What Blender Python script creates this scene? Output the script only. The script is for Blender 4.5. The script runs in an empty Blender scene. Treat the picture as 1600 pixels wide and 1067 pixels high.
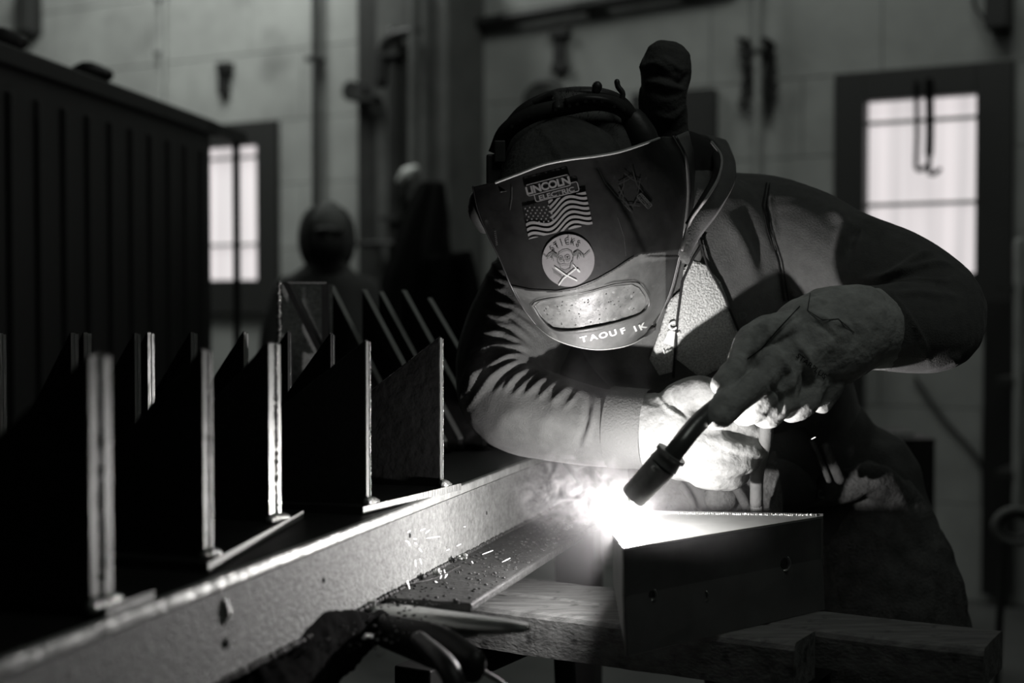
import bpy, bmesh, math, random
import numpy as np
from mathutils import Vector, Matrix, noise
from mathutils.bvhtree import BVHTree
from mathutils.geometry import delaunay_2d_cdt
random.seed(7)
C = bpy.context.scene.collection
sc = bpy.context.scene
PI = math.pi
# ------------------------------------------------------------------ camera, world, lights, exposure
F = 50 / 36 * 1600
PITCH = math.atan(63.5 / F)
EYE = 1.25
cam = bpy.data.objects.new('camera', bpy.data.cameras.new('camera'))
C.objects.link(cam)
cam.location = (0, 0, EYE); cam.rotation_euler = (PI / 2 - PITCH, 0, 0)
cam.data.lens = 50; cam.data.sensor_width = 36; cam.data.clip_start = 0.05; cam.data.clip_end = 60
cam.data.dof.use_dof = True; cam.data.dof.focus_distance = 2.0; cam.data.dof.aperture_fstop = 2.5
sc.camera = cam
sc.view_settings.view_transform = 'Standard'; sc.view_settings.look = 'None'
sc.view_settings.gamma = 1; sc.view_settings.exposure = 0; sc.view_settings.use_curve_mapping = False
w = bpy.data.worlds.new('world'); sc.world = w; w.use_nodes = True
w.node_tree.nodes['Background'].inputs[0].default_value = (.9, 1, .9, 1)
w.node_tree.nodes['Background'].inputs[1].default_value = 0.004
sc.cycles.volume_step_rate = 1.0
sc.cycles.volume_max_steps = 256
sc.cycles.max_bounces = 6
sc.cycles.sample_clamp_indirect = 2.0

FW = Vector((0, math.cos(PITCH), -math.sin(PITCH))); UP = Vector((0, math.sin(PITCH), math.cos(PITCH)))
CAM = Vector((0, 0, EYE))
def ray(px, py):
    return Vector(((px - 800) / F, 0, 0)) + UP * ((533.5 - py) / F) + FW
def P(px, py, Y):
    d = ray(px, py); return CAM + d * (Y / d.y)
def G(px, py, h):
    d = ray(px, py); return CAM + d * (-h / d.z)
def proj(v):
    r = v - CAM; z = r.dot(FW)
    return (800 + F * r.x / z, 533.5 - F * r.dot(UP) / z)

def light(name, kind, loc, power, size=None, target=None, color=(1, 1, 1), size_y=None):
    l = bpy.data.lights.new(name, kind); l.energy = power; l.color = color
    if kind == 'AREA':
        l.size = size
        if size_y: l.shape = 'RECTANGLE'; l.size_y = size_y
    elif size is not None: l.shadow_soft_size = size
    o = bpy.data.objects.new(name, l); C.objects.link(o); o.location = loc
    if target is not None: o.rotation_euler = (Vector(target) - Vector(loc)).to_track_quat('-Z', 'Y').to_euler()
    return o
ARC = P(977, 806, 1.85)
light('arc_light', 'POINT', ARC, 9.0, 0.006, color=(1, .95, .955))
light('skylight_left', 'AREA', (-1.9, 6.6, 4.3), 72, 1.2, (-2.3, 8.3, 2.4), (.965, 1, .96), 1.2)
light('skylight_mid', 'AREA', (0.5, 4.2, 4.4), 32, 2.4, (0.6, 7.2, 2.0), (.955, 1, .95), 1.2)
light('front_fill', 'AREA', (1.2, 0.4, 4.2), 9.5, 1.4, (0.2, 2.1, 1.2), (.955, 1, .95), 1.4)  # added fill light over the foreground, no skylight there

# ------------------------------------------------------------------ materials
def mat(name, col, rough=.6, metal=0, bump=0, bscale=60, var=0, vscale=8, spec=.5, emit=0, coat=0, stretch=None, detail=4, tint=(.97, 1, .96), dirt=None, sheen=0):
    m = bpy.data.materials.new(name); m.use_nodes = True
    nt = m.node_tree; b = nt.nodes['Principled BSDF']
    c = (col * tint[0], col * tint[1], col * tint[2], 1) if isinstance(col, (int, float)) else (*col, 1)
    b.inputs['Base Color'].default_value = c; b.inputs['Roughness'].default_value = rough
    b.inputs['Metallic'].default_value = metal; b.inputs['Specular IOR Level'].default_value = spec
    b.inputs['Coat Weight'].default_value = coat
    if sheen: b.inputs['Sheen Weight'].default_value = sheen
    tc = nt.nodes.new('ShaderNodeTexCoord'); mp = nt.nodes.new('ShaderNodeMapping')
    nt.links.new(tc.outputs['Object'], mp.inputs[0])
    if stretch: mp.inputs['Scale'].default_value = stretch
    if var:
        n = nt.nodes.new('ShaderNodeTexNoise'); n.inputs['Scale'].default_value = vscale; n.inputs['Detail'].default_value = 8
        n.inputs['Roughness'].default_value = .65
        nt.links.new(mp.outputs[0], n.inputs['Vector'])
        r = nt.nodes.new('ShaderNodeValToRGB'); e = r.color_ramp.elements
        e[0].position = .3; e[1].position = .7
        e[0].color = tuple(x * (1 - var) for x in c[:3]) + (1,); e[1].color = tuple(min(1, x * (1 + var)) for x in c[:3]) + (1,)
        nt.links.new(n.outputs[0], r.inputs[0]); out = r.outputs[0]
        if dirt:
            n2 = nt.nodes.new('ShaderNodeTexNoise'); n2.inputs['Scale'].default_value = dirt[0]; n2.inputs['Detail'].default_value = 6
            nt.links.new(tc.outputs['Object'], n2.inputs['Vector'])
            r2 = nt.nodes.new('ShaderNodeValToRGB'); r2.color_ramp.elements[0].position = dirt[1]; r2.color_ramp.elements[1].position = dirt[1] + .12
            nt.links.new(n2.outputs[0], r2.inputs[0])
            mx = nt.nodes.new('ShaderNodeMix'); mx.data_type = 'RGBA'
            mx.inputs[7].default_value = (*(dirt[2] * t for t in tint), 1)
            nt.links.new(r2.outputs[0], mx.inputs[0]); nt.links.new(out, mx.inputs[6]); out = mx.outputs[2]
        nt.links.new(out, b.inputs['Base Color'])
    if bump:
        n = nt.nodes.new('ShaderNodeTexNoise'); n.inputs['Scale'].default_value = bscale; n.inputs['Detail'].default_value = detail
        nt.links.new(mp.outputs[0], n.inputs['Vector'])
        bp = nt.nodes.new('ShaderNodeBump'); bp.inputs['Strength'].default_value = bump; bp.inputs['Distance'].default_value = .004
        nt.links.new(n.outputs[0], bp.inputs['Height']); nt.links.new(bp.outputs[0], b.inputs['Normal'])
    if emit:
        b.inputs['Emission Color'].default_value = (1, .96, .965, 1); b.inputs['Emission Strength'].default_value = emit
    return m
M = dict(
    wall=mat('painted_block', .30, .8, bump=.5, bscale=9, var=.22, vscale=2.2, dirt=(1.7, .62, .17)),
    mortar=mat('dark_mortar', .24, .9, var=.2),
    floor=mat('concrete_floor', .10, .6, bump=.4, bscale=30, var=.3, vscale=3),
    frame=mat('dark_window_frame', .028, .5, bump=.1),
    dark=mat('dark_painted_steel', .035, .45, bump=.2, var=.3, vscale=6),
    darker=mat('soot_black_steel', .014, .5, bump=.2),
    pier=mat('grimy_concrete', .09, .85, bump=.5, bscale=14, var=.4, vscale=3),
    pale=mat('pale_paint', .30, .6, var=.2),
    scale=mat('mill_scale_steel', .014, .55, 0, bump=.25, bscale=70, var=.4, vscale=9, spec=.25),
    cut=mat('bright_cut_edge', .55, .38, .85, bump=.5, bscale=260, stretch=(1, 1, .08)),
    web=mat('dusty_primer_steel', .26, .6, .1, bump=.8, bscale=260, var=.4, vscale=120, dirt=(26, .66, .08)),
    flange=mat('soot_dusted_steel', .038, .6, .2, bump=.8, bscale=120, var=.5, vscale=40, dirt=(60, .6, .03)),
    lip=mat('worn_flange_lip', .62, .42, .5, bump=.9, bscale=45, var=.3, vscale=60),
    cutdull=mat('dull_cut_edge', .27, .5, .7, bump=.5, bscale=260, stretch=(1, 1, .08)),
    bead=mat('weld_bead', .5, .3, .8, bump=.5, bscale=300),
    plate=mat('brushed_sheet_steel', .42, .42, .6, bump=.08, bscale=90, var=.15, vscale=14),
    plateface=mat('dark_sheet_steel', .11, .48, .3, bump=.12, bscale=60, var=.3, vscale=12),  # darker tone than the top plate of the same folded steel
    timber=mat('scorched_timber', .13, .7, bump=.3, bscale=26, var=.55, vscale=9, stretch=(1.2, 9, 9), dirt=(38, .6, .03)),
    jacket=mat('black_fleece_lined_cotton', .115, .95, bump=.35, bscale=420, var=.15, vscale=60, spec=.15, sheen=.15),
    cuff=mat('ribbed_cuff', .12, .95, bump=.4, bscale=300, spec=.15),
    fleece=mat('grey_fleece', .62, 1, bump=1.0, bscale=330, var=.5, vscale=420, spec=.1, detail=2),
    seam=mat('black_thread', .02, .9),
    inside=mat('black_lining_and_shade', .012, .9),
    leather=mat('suede_work_leather', .50, .82, bump=.5, bscale=130, var=.3, vscale=30, spec=.25, dirt=(14, .62, .14)),
    leatherdim=mat('dimmed_glove_leather', .27, .82, bump=.5, bscale=130, var=.3, vscale=30, spec=.25, dirt=(14, .62, .14)),  # same suede darkened in colour so the arc-lit glove keeps its form
    leatherdark=mat('worn_brown_leather', .10, .85, bump=.8, bscale=210, var=.45, vscale=35, spec=.25),
    leatherblack=mat('sooty_leather', .09, .8, bump=.6, bscale=140, var=.3, vscale=20, spec=.25),
    helmet=mat('satin_black_plastic', .020, .44, 0, bump=.10, bscale=90, var=.6, vscale=22, spec=.6, dirt=(70, .69, .09)),
    bezel=mat('scuffed_grey_plastic', .12, .42, 0, bump=.12, bscale=110, var=.35, vscale=25, spec=.6, dirt=(60, .62, .2)),
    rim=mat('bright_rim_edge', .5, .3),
    lens=mat('spattered_lens_cover', .17, .42, 0, bump=.35, bscale=60, var=.6, vscale=30, dirt=(110, .60, .34)),
    gear=mat('black_headgear_plastic', .05, .45, bump=.2),
    hair=mat('grey_hair', .12, .7),
    skin=mat('skin', .30, .6),
    trousers=mat('dark_work_trousers', .07, .9, bump=.6, bscale=300, var=.3, vscale=20),
    sticker=mat('sticker_grey', .32, .5, tint=(1, 1, .98), var=.12, vscale=60),
    stickerbright=mat('sticker_pale', .30, .5, tint=(1, .98, .98), var=.10, vscale=80),
    stickermid=mat('sticker_mid_grey', .13, .5),
    stickerdark=mat('sticker_ink', .018, .5),
    white=mat('white_lettering', .8, .5),
    torch=mat('dark_torch_metal', .16, .28, .4, bump=.2, bscale=60),
    torchsleeve=mat('torch_nozzle_metal', .34, .38, .6, bump=.2, bscale=80, var=.3, vscale=30),
    rubber=mat('grey_cable_rubber', .16, .6, bump=.3, bscale=150),
    shiny=mat('worn_bright_steel', .45, .3, .8, bump=.3, bscale=70),
    soot=mat('soot_black_matt', .006, 1, spec=.05, bump=.5, bscale=60),
    spark=mat('glowing_spark', .8, .5, emit=2.2),
    arc=mat('arc_glow', .8, .5, emit=60),
    outerhood=mat('dark_hood_cloth', .045, .95, bump=.4, bscale=80),
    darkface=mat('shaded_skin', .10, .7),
    mask=mat('black_face_mask', .010, .9),
)
# window pane: daylight through translucent corrugated sheet
def pane_mat():
    m = bpy.data.materials.new('daylit_translucent_pane'); m.use_nodes = True; nt = m.node_tree; b = nt.nodes['Principled BSDF']
    b.inputs['Base Color'].default_value = (.3, .3, .3, 1); b.inputs['Roughness'].default_value = .6
    tc = nt.nodes.new('ShaderNodeTexCoord'); mp = nt.nodes.new('ShaderNodeMapping'); mp.inputs['Scale'].default_value = (9, 1, .25)
    n = nt.nodes.new('ShaderNodeTexNoise'); n.inputs['Scale'].default_value = 1.6; n.inputs['Detail'].default_value = 2
    r = nt.nodes.new('ShaderNodeValToRGB'); r.color_ramp.elements[0].position = .3; r.color_ramp.elements[1].position = .62
    r.color_ramp.elements[0].color = (.56, .53, .535, 1); r.color_ramp.elements[1].color = (.84, .78, .785, 1)
    nt.links.new(tc.outputs['Object'], mp.inputs[0]); nt.links.new(mp.outputs[0], n.inputs['Vector']); nt.links.new(n.outputs[0], r.inputs[0])
    nt.links.new(r.outputs[0], b.inputs['Emission Color']); b.inputs['Emission Strength'].default_value = .95
    return m
M['pane'] = pane_mat()

# ------------------------------------------------------------------ helpers
def link(name, me, material=None, parent=None, smooth=False):
    o = bpy.data.objects.new(name, me); C.objects.link(o)
    if material is not None:
        for mm in (material if isinstance(material, (list, tuple)) else [material]): me.materials.append(mm)
    if parent is not None: o.parent = parent; o.matrix_parent_inverse = parent.matrix_world.inverted() if False else Matrix.Translation(-Vector(parent['_o'])) if '_o' in parent else Matrix()
    if smooth: me.shade_smooth()
    return o
def setorigin(o):
    """move a top-level mesh's origin to the centre of its base"""
    me = o.data; co = np.empty(len(me.vertices) * 3); me.vertices.foreach_get('co', co); co = co.reshape(-1, 3)
    c = Vector(((co[:, 0].min() + co[:, 0].max()) / 2, (co[:, 1].min() + co[:, 1].max()) / 2, co[:, 2].min()))
    me.transform(Matrix.Translation(-c)); o.location = c
def tag(o, label, cat, group=None, kind=None):
    o['label'] = label; o['category'] = cat
    if group: o['group'] = group
    if kind: o['kind'] = kind
    return o
def thing(name, label, cat, loc=(0, 0, 0), group=None):
    o = bpy.data.objects.new(name, None); C.objects.link(o); o.location = loc; o.empty_display_size = .05
    o['_o'] = tuple(loc)
    return tag(o, label, cat, group)
def struct(o): o['kind'] = 'structure'; return o
def mesh(vs, fs, name='m'):
    me = bpy.data.meshes.new(name); me.from_pydata([tuple(v) for v in vs], [], fs); me.validate(); me.update(); return me
def bm_mesh(bm):
    bmesh.ops.recalc_face_normals(bm, faces=bm.faces)
    me = bpy.data.meshes.new('m'); bm.to_mesh(me); bm.free(); return me
def box_bm(bm, c, x, y, z, hx, hy, hz, bevel=0):
    """box with unit axes x,y,z and half sizes"""
    vs = []
    for i in (-1, 1):
        for j in (-1, 1):
            for k in (-1, 1): vs.append(bm.verts.new(Vector(c) + x * hx * i + y * hy * j + z * hz * k))
    f = [(0, 1, 3, 2), (4, 6, 7, 5), (0, 4, 5, 1), (2, 3, 7, 6), (0, 2, 6, 4), (1, 5, 7, 3)]
    fs = [bm.faces.new([vs[i] for i in q]) for q in f]
    if bevel:
        es = list({e for ff in fs for e in ff.edges})
        bmesh.ops.bevel(bm, geom=es, offset=bevel, segments=2, affect='EDGES', profile=.5)
AX = (Vector((1, 0, 0)), Vector((0, 1, 0)), Vector((0, 0, 1)))
def box(name, c, h, material, parent=None, axes=AX, bevel=0):
    bm = bmesh.new(); box_bm(bm, c, *axes, *h, bevel); return link(name, bm_mesh(bm), material, parent)
def prism_mesh(bottom, top):
    """closed prism between two loops of world points"""
    n = len(bottom); bm = bmesh.new()
    a = [bm.verts.new(v) for v in bottom]; b = [bm.verts.new(v) for v in top]
    bm.faces.new(a[::-1]); bm.faces.new(b)
    for i in range(n): bm.faces.new((a[i], a[(i + 1) % n], b[(i + 1) % n], b[i]))
    return bm
def prism(name, bottom, top, material, parent=None, bevel=0):
    bm = prism_mesh(bottom, top)
    if bevel: bmesh.ops.bevel(bm, geom=list(bm.edges), offset=bevel, segments=2, affect='EDGES', profile=.5)
    return link(name, bm_mesh(bm), material, parent)
def catmull(pts, n):
    """pts list of np arrays -> n samples"""
    pts = [np.array(p, float) for p in pts]
    if len(pts) == 2: return [pts[0] + (pts[1] - pts[0]) * t for t in np.linspace(0, 1, n)]
    q = [2 * pts[0] - pts[1]] + pts + [2 * pts[-1] - pts[-2]]; out = []
    for t in np.linspace(0, len(pts) - 1 - 1e-9, n):
        i = int(t); u = t - i; a, b, c, d = q[i:i + 4]
        out.append(.5 * ((2 * b) + (c - a) * u + (2 * a - 5 * b + 4 * c - d) * u * u + (3 * b - a - 3 * c + d) * u ** 3))
    return out
def loft_geo(path, n=24, seg=16, hint=Vector((0, -1, 0)), caps=True):
    """path: (Vector, ra, rb) ; ra across (perp to hint), rb along the hint. Rounded ends."""
    pts = catmull([list(p[0]) + [p[1], p[2] if len(p) > 2 else p[1]] for p in path], n)
    vs, fs, rings = [], [], []
    for i, p in enumerate(pts):
        a = pts[max(i - 1, 0)]; b = pts[min(i + 1, n - 1)]
        t = Vector(b[:3] - a[:3]).normalized()
        u = t.cross(hint)
        if u.length < 1e-4: u = t.cross(Vector((1, 0, 0)))
        u.normalize(); v = u.cross(t).normalized()
        rings.append((Vector(p[:3]), t, u, v, p[3], p[4]))
    if caps:
        ext = []
        for (c, t, u, v, a, b), sgn in ((rings[0], -1), (rings[-1], 1)):
            e = []
            for k in (.5, .85, .98): e.append((c + t * sgn * min(a, b) * k, t, u, v, a * math.sqrt(1 - k * k), b * math.sqrt(1 - k * k)))
            ext.append(e)
        rings = ext[0][::-1] + rings + ext[1]
    for c, t, u, v, a, b in rings:
        for k in range(seg):
            th = 2 * PI * k / seg; vs.append(c + u * a * math.cos(th) + v * b * math.sin(th))
    for i in range(len(rings) - 1):
        for k in range(seg):
            k2 = (k + 1) % seg; fs.append((i * seg + k, i * seg + k2, (i + 1) * seg + k2, (i + 1) * seg + k))
    if caps:
        fs.append(tuple(range(seg))[::-1]); fs.append(tuple(len(vs) - seg + k for k in range(seg)))
    return vs, fs
def loft(name, path, material, parent=None, n=24, seg=16, hint=Vector((0, -1, 0)), caps=True):
    vs, fs = loft_geo(path, n, seg, hint, caps)
    bm = bmesh.new(); bv = [bm.verts.new(v) for v in vs]
    for f in fs: bm.faces.new([bv[i] for i in f])
    return link(name, bm_mesh(bm), material, parent, True)
def tube(name, pts, r, material, parent=None, n=None, seg=10, caps=True):
    return loft(name, [(Vector(p), r, r) for p in pts], material, parent, n or max(2, 6 * (len(pts) - 1)), seg, Vector((.3, -.9, .3)), caps)
def disc(name, c, axis, r, t, material, parent=None, seg=24):
    a = Vector(axis).normalized(); return tube(name, [Vector(c), Vector(c) + a * t], r, material, parent, 2, seg, False) if False else cyl(name, c, a, r, t, material, parent, seg)
def cyl(name, c, a, r, t, material, parent=None, seg=20, r2=None):
    bm = bmesh.new(); q = a.to_track_quat('Z', 'Y').to_matrix().to_4x4()
    bmesh.ops.create_cone(bm, cap_ends=True, segments=seg, radius1=r, radius2=r if r2 is None else r2, depth=t, matrix=Matrix.Translation(Vector(c) + a * t / 2) @ q)
    return link(name, bm_mesh(bm), material, parent)
def remeshed(parts, voxel, smooth=3, disp=None):
    """union several lofts into one continuous surface; returns mesh"""
    V, Fc = [], []
    for vs, fs in parts:
        o = len(V); V += list(vs); Fc += [tuple(i + o for i in f) for f in fs]
    bm = bmesh.new(); bv = [bm.verts.new(v) for v in V]
    for f in Fc: bm.faces.new([bv[i] for i in f])
    me = bm_mesh(bm); ob = bpy.data.objects.new('tmp', me); C.objects.link(ob)
    r = ob.modifiers.new('r', 'REMESH'); r.mode = 'VOXEL'; r.voxel_size = voxel
    s = ob.modifiers.new('s', 'SMOOTH'); s.iterations = smooth; s.factor = .5
    dg = bpy.context.evaluated_depsgraph_get(); out = bpy.data.meshes.new_from_object(ob.evaluated_get(dg))
    bpy.data.objects.remove(ob); out.materials.clear()
    if disp is not None: displace(out, *disp)
    return out
def seg_dist(px, A, B):
    d = B - A; t = np.clip(((px - A) @ d) / max(d @ d, 1e-9), 0, 1)
    return np.linalg.norm(px - (A + t[:, None] * d), axis=1), t
def displace(me, folds, noise_amp=.0, noise_scale=10, ylim=None):
    """folds: list of (polyline px, width px, height m): cloth creases laid over the side seen in the photo"""
    n = len(me.vertices); co = np.empty(n * 3); me.vertices.foreach_get('co', co); co = co.reshape(-1, 3)
    no = np.empty(n * 3); me.vertices.foreach_get('normal', no); no = no.reshape(-1, 3)
    r = co - np.array(CAM); z = r @ np.array(FW)
    px = np.stack([800 + F * r[:, 0] / z, 533.5 - F * (r @ np.array(UP)) / z], 1)
    facing = np.clip(-(no * r).sum(1) / np.linalg.norm(r, axis=1) * 2.5 + .3, 0, 1)
    d = np.zeros(n)
    for line, wd, amp in folds:
        line = [np.array(p, float) for p in line]; best = np.full(n, 1e9); tt = np.zeros(n); L = len(line) - 1
        for i in range(L):
            dd, t = seg_dist(px, line[i], line[i + 1]); m = dd < best; best[m] = dd[m]; tt[m] = (i + t[m]) / L
        taper = np.clip(np.minimum(tt, 1 - tt) * 3.2 + .08, 0, 1) ** .8
        d += amp * taper * np.exp(-(best / wd) ** 2) * facing
    if noise_amp:
        for i in range(n):
            d[i] += noise_amp * noise.fractal(Vector(co[i]) * noise_scale, 1.0, 2.0, 3)
    co += no * d[:, None]
    me.vertices.foreach_set('co', co.ravel()); me.update()
def bvh_of(*objs):
    V, T = [], []
    for o in objs:
        k = len(V); V += [o.matrix_world @ v.co for v in o.data.vertices] if o.parent is None else [v.co.copy() for v in o.data.vertices]
        T += [tuple(i + k for i in p.vertices) for p in o.data.polygons]
    return BVHTree.FromPolygons(V, T)
def drape(name, verts2d, faces, bvh, off, material, parent, thick=0, fallback=2.1, smooth=True):
    """lay a flat outline on the surface behind it (stickers, panels, seams)"""
    vs = []; last = None
    hits = []
    for x, y in verts2d:
        d = ray(x, y).normalized(); h = bvh.ray_cast(CAM, d)
        hits.append((h[0], h[1], d))
    for (h, nrm, d), (x, y) in zip(hits, verts2d):
        if h is None: vs.append(P(x, y, last if last else fallback)); continue
        if nrm.dot(d) > 0: nrm = -nrm
        last = h.y; vs.append(h - d * off * 1.4)
    me = mesh(vs, faces)
    o = link(name, me, material, parent, smooth)
    if thick:
        s = o.modifiers.new('s', 'SOLIDIFY'); s.thickness = thick; s.offset = 0
    return o
def fill2d(poly, step):
    """triangulated polygon with interior grid points"""
    n = len(poly); P2 = []
    for i in range(n):
        a = Vector(poly[i]); b = Vector(poly[(i + 1) % n]); k = max(1, int((b - a).length / step))
        for j in range(k): P2.append(a + (b - a) * j / k)
    m = len(P2); edges = [(i, (i + 1) % m) for i in range(m)]
    xs = [p.x for p in P2]; ys = [p.y for p in P2]
    y = min(ys) + step / 2
    while y < max(ys):
        x = min(xs) + step / 2
        while x < max(xs):
            q = Vector((x, y)); c = False
            for i in range(m):
                a, b = P2[i], P2[(i + 1) % m]
                if (a.y > y) != (b.y > y) and x < (b.x - a.x) * (y - a.y) / (b.y - a.y) + a.x: c = not c
            if c and min((q - p).length for p in P2[:m]) > step * .45: P2.append(q)
            x += step
        y += step
    v, e, f, _, _, _ = delaunay_2d_cdt(P2, edges, [list(range(m))], 1, 1e-4)
    return [tuple(p) for p in v], f
def ribbon2d(pts, wd, closed=False, step=3):
    """constant width strip around a 2D polyline (pixels)"""
    q = []; n = len(pts)
    for i in range(n if closed else n - 1):
        a = np.array(pts[i], float); b = np.array(pts[(i + 1) % n], float); k = max(1, int(np.linalg.norm(b - a) / step))
        for j in range(k): q.append(a + (b - a) * j / k)
    if not closed: q.append(np.array(pts[-1], float))
    m = len(q); V = []; Fc = []
    for i in range(m):
        a = q[(i - 1) % m] if (closed or i) else q[0]; b = q[(i + 1) % m] if (closed or i < m - 1) else q[-1]
        t = b - a; t /= max(np.linalg.norm(t), 1e-6); nn = np.array([-t[1], t[0]])
        V += [tuple(q[i] + nn * wd / 2), tuple(q[i] - nn * wd / 2)]
    for i in range(m if closed else m - 1):
        j = (i + 1) % m; Fc.append((2 * i, 2 * j, 2 * j + 1, 2 * i + 1))
    return V, Fc
def text2d(s, cx, cy, ang, h, sx=1.0, bold=0.0, spacing=1.0):
    """letters as 2D triangles in photo pixels, centred on cx,cy, cap height h px, turned by ang degrees"""
    cu = bpy.data.curves.new('t', 'FONT'); cu.body = s; cu.align_x = 'CENTER'; cu.size = 1; cu.offset = bold; cu.space_character = spacing; cu.resolution_u = 4
    ob = bpy.data.objects.new('t', cu); C.objects.link(ob)
    dg = bpy.context.evaluated_depsgraph_get(); me = bpy.data.meshes.new_from_object(ob.evaluated_get(dg))
    bpy.data.objects.remove(ob)
    k = h / .69; a = math.radians(ang); V = []
    for v in me.vertices:
        x, y = v.co.x * k * sx, (v.co.y - .345) * k
        V.append((cx + x * math.cos(a) - y * -math.sin(a) * -1 * -1, cy - (x * math.sin(a) + y * math.cos(a))) if False else (cx + x * math.cos(a) - y * math.sin(a), cy - x * math.sin(a) - y * math.cos(a)))
    return V, [tuple(p.vertices) for p in me.polygons]
def merge2d(*gs):
    V, Fc = [], []
    for v, f in gs:
        o = len(V); V += list(v); Fc += [tuple(i + o for i in q) for q in f]
    return V, Fc

# ------------------------------------------------------------------ the room
WD = Vector((math.cos(PI / 6), -math.sin(PI / 6), 0)); WN = Vector((-math.sin(PI / 6), -math.cos(PI / 6), 0)); WA = Vector((0, 7, 0))
Z = Vector((0, 0, 1))
def Wp(px, py, off=0):
    d = ray(px, py); a = WA + WN * off; return CAM + d * ((a - CAM).dot(WN) / d.dot(WN))
def Ws(px, py, off=0): p = Wp(px, py, off); return (p - WA).dot(WD), p.z
def wbox(name, px0, py0, px1, py1, off0, off1, material, parent=None, bevel=0):
    """a box fixed on the back wall, from off0 to off1 in front of it, spanning the picture box"""
    s0, _ = Ws(px0, (py0 + py1) / 2, off1); s1, _ = Ws(px1, (py0 + py1) / 2, off1)
    _, z0 = Ws((px0 + px1) / 2, py1, off1); _, z1 = Ws((px0 + px1) / 2, py0, off1)
    c = WA + WD * (s0 + s1) / 2 + WN * (off0 + off1) / 2; c.z = (z0 + z1) / 2
    return box(name, c, ((s1 - s0) / 2, (off1 - off0) / 2, (z1 - z0) / 2), material, parent, (WD, WN, Z), bevel)
floor = struct(box('floor', (0, 4, -.05), (8, 9, .05), M['floor'])); ceiling = struct(box('ceiling', (0, 4, 4.75), (8, 9, .05), M['pier']))
# openings in the wall (s0,s1,z0,z1) from the photo
def opening(px0, px1, py_top, z0):
    s0, zt = Ws(px0, py_top); s1, _ = Ws(px1, py_top); return (s0, s1, z0, zt)
ops_ = []
w1 = (Ws(300, 190)[0], Ws(437, 180)[0]); w2 = (Ws(1308, 125)[0], Ws(1586, 105)[0])
g1 = (Ws(322, 218)[0], Ws(408, 218)[0]); g2 = (Ws(1355, 165)[0], Ws(1529, 155)[0])
ZT, ZB, GT, GB = 2.225, 1.18, 2.10, 1.365
wall = struct(box('wall_back', WA + WN * -.16 + Vector((0, 0, 2.35)) + WD * 0, (7.5, .01, 2.35), M['mortar'], None, (WD, WN, Z)))
# wall backing gets real openings: rebuilt from pieces around the two windows
bpy.data.objects.remove(wall)
def rects_minus(s0, s1, z0, z1, holes):
    out = [(s0, s1, z0, z1)]
    for h in holes:
        nx = []
        for a, b, c, d in out:
            if b <= h[0] or a >= h[1] or d <= h[2] or c >= h[3]: nx.append((a, b, c, d)); continue
            if a < h[0]: nx.append((a, h[0], c, d))
            if b > h[1]: nx.append((h[1], b, c, d))
            m0, m1 = max(a, h[0]), min(b, h[1])
            if c < h[2]: nx.append((m0, m1, c, h[2]))
            if d > h[3]: nx.append((m0, m1, h[3], d))
        out = nx
    return out
holes = [(w1[0] + .05, w1[1] - .05, ZB + .05, ZT - .05), (w2[0] + .05, w2[1] - .05, ZB + .05, ZT - .05)]
bm = bmesh.new()
for a, b, c, d in rects_minus(-7.5, 7.5, 0, 4.7, holes):
    cc = WA + WD * (a + b) / 2 + WN * -.09; cc.z = (c + d) / 2
    box_bm(bm, cc, WD, WN, Z, (b - a) / 2, .07, (d - c) / 2)
wall = struct(link('wall_back', bm_mesh(bm), M['mortar']))
rowz = [0, .4, .8, 1.18, 1.53, 1.88, 2.225, 2.6, 2.98, 3.36, 3.74, 4.2, 4.7]
for r in range(len(rowz) - 1):
    s = -5.2 - (.35 if r % 2 else 0)
    while s < 3.4:
        L = .78 + .0 * r
        for a, b, c, d in rects_minus(s + .0015, s + L - .0015, rowz[r] + .0015, rowz[r + 1] - .0015, holes):
            if b - a < .02 or d - c < .02: continue
            o_ = -.012 + .0012 * random.random()
            cc = WA + WD * (a + b) / 2 + WN * o_; cc.z = (c + d) / 2
            bb = box('block', cc, ((b - a) / 2, .012, (d - c) / 2), M['wall'], wall, (WD, WN, Z), .003)
        s += L
# side walls close the hall off (mostly out of view)
struct(box('wall_left', (-5.2, 4, 2.35), (.1, 9, 2.35), M['pier'])); struct(box('wall_right', (6.2, 3.5, 2.35), (.1, 8.5, 2.35), M['pier']))

def window(n, w, g, bars_z, mull=None):
    fr = bmesh.new()
    for a, b, c, d in rects_minus(w[0], w[1], ZB, ZT, [(g[0], g[1], GB, GT)]):
        cc = WA + WD * (a + b) / 2 + WN * .0; cc.z = (c + d) / 2; box_bm(fr, cc, WD, WN, Z, (b - a) / 2, .045, (d - c) / 2, .004)
    f = struct(link('window_%d' % n, bm_mesh(fr), M['frame']))
    cc = WA + WD * (g[0] + g[1]) / 2 + WN * -.03; cc.z = (GB + GT) / 2
    me = box('pane', (0, 0, 0), ((g[1] - g[0]) / 2 + .01, .004, (GT - GB) / 2 + .01), M['pane'], None)
    me.parent = f; me.location = cc; me.rotation_euler.z = -PI / 6
    for z in bars_z:
        cc = WA + WD * (g[0] + g[1]) / 2 + WN * -.015; cc.z = z
        box('glazing_bar', cc, ((g[1] - g[0]) / 2, .008, .008), M['pale'], f, (WD, WN, Z))
    for s in (mull or []):
        cc = WA + WD * s + WN * -.012; cc.z = (GB + GT) / 2; box('mullion', cc, (.008, .008, (GT - GB) / 2), M['dark'], f, (WD, WN, Z))
    return f
window(1, w1, g1, (2.04, 1.56)); window(2, w2, g2, (2.01, 1.66))

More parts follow.
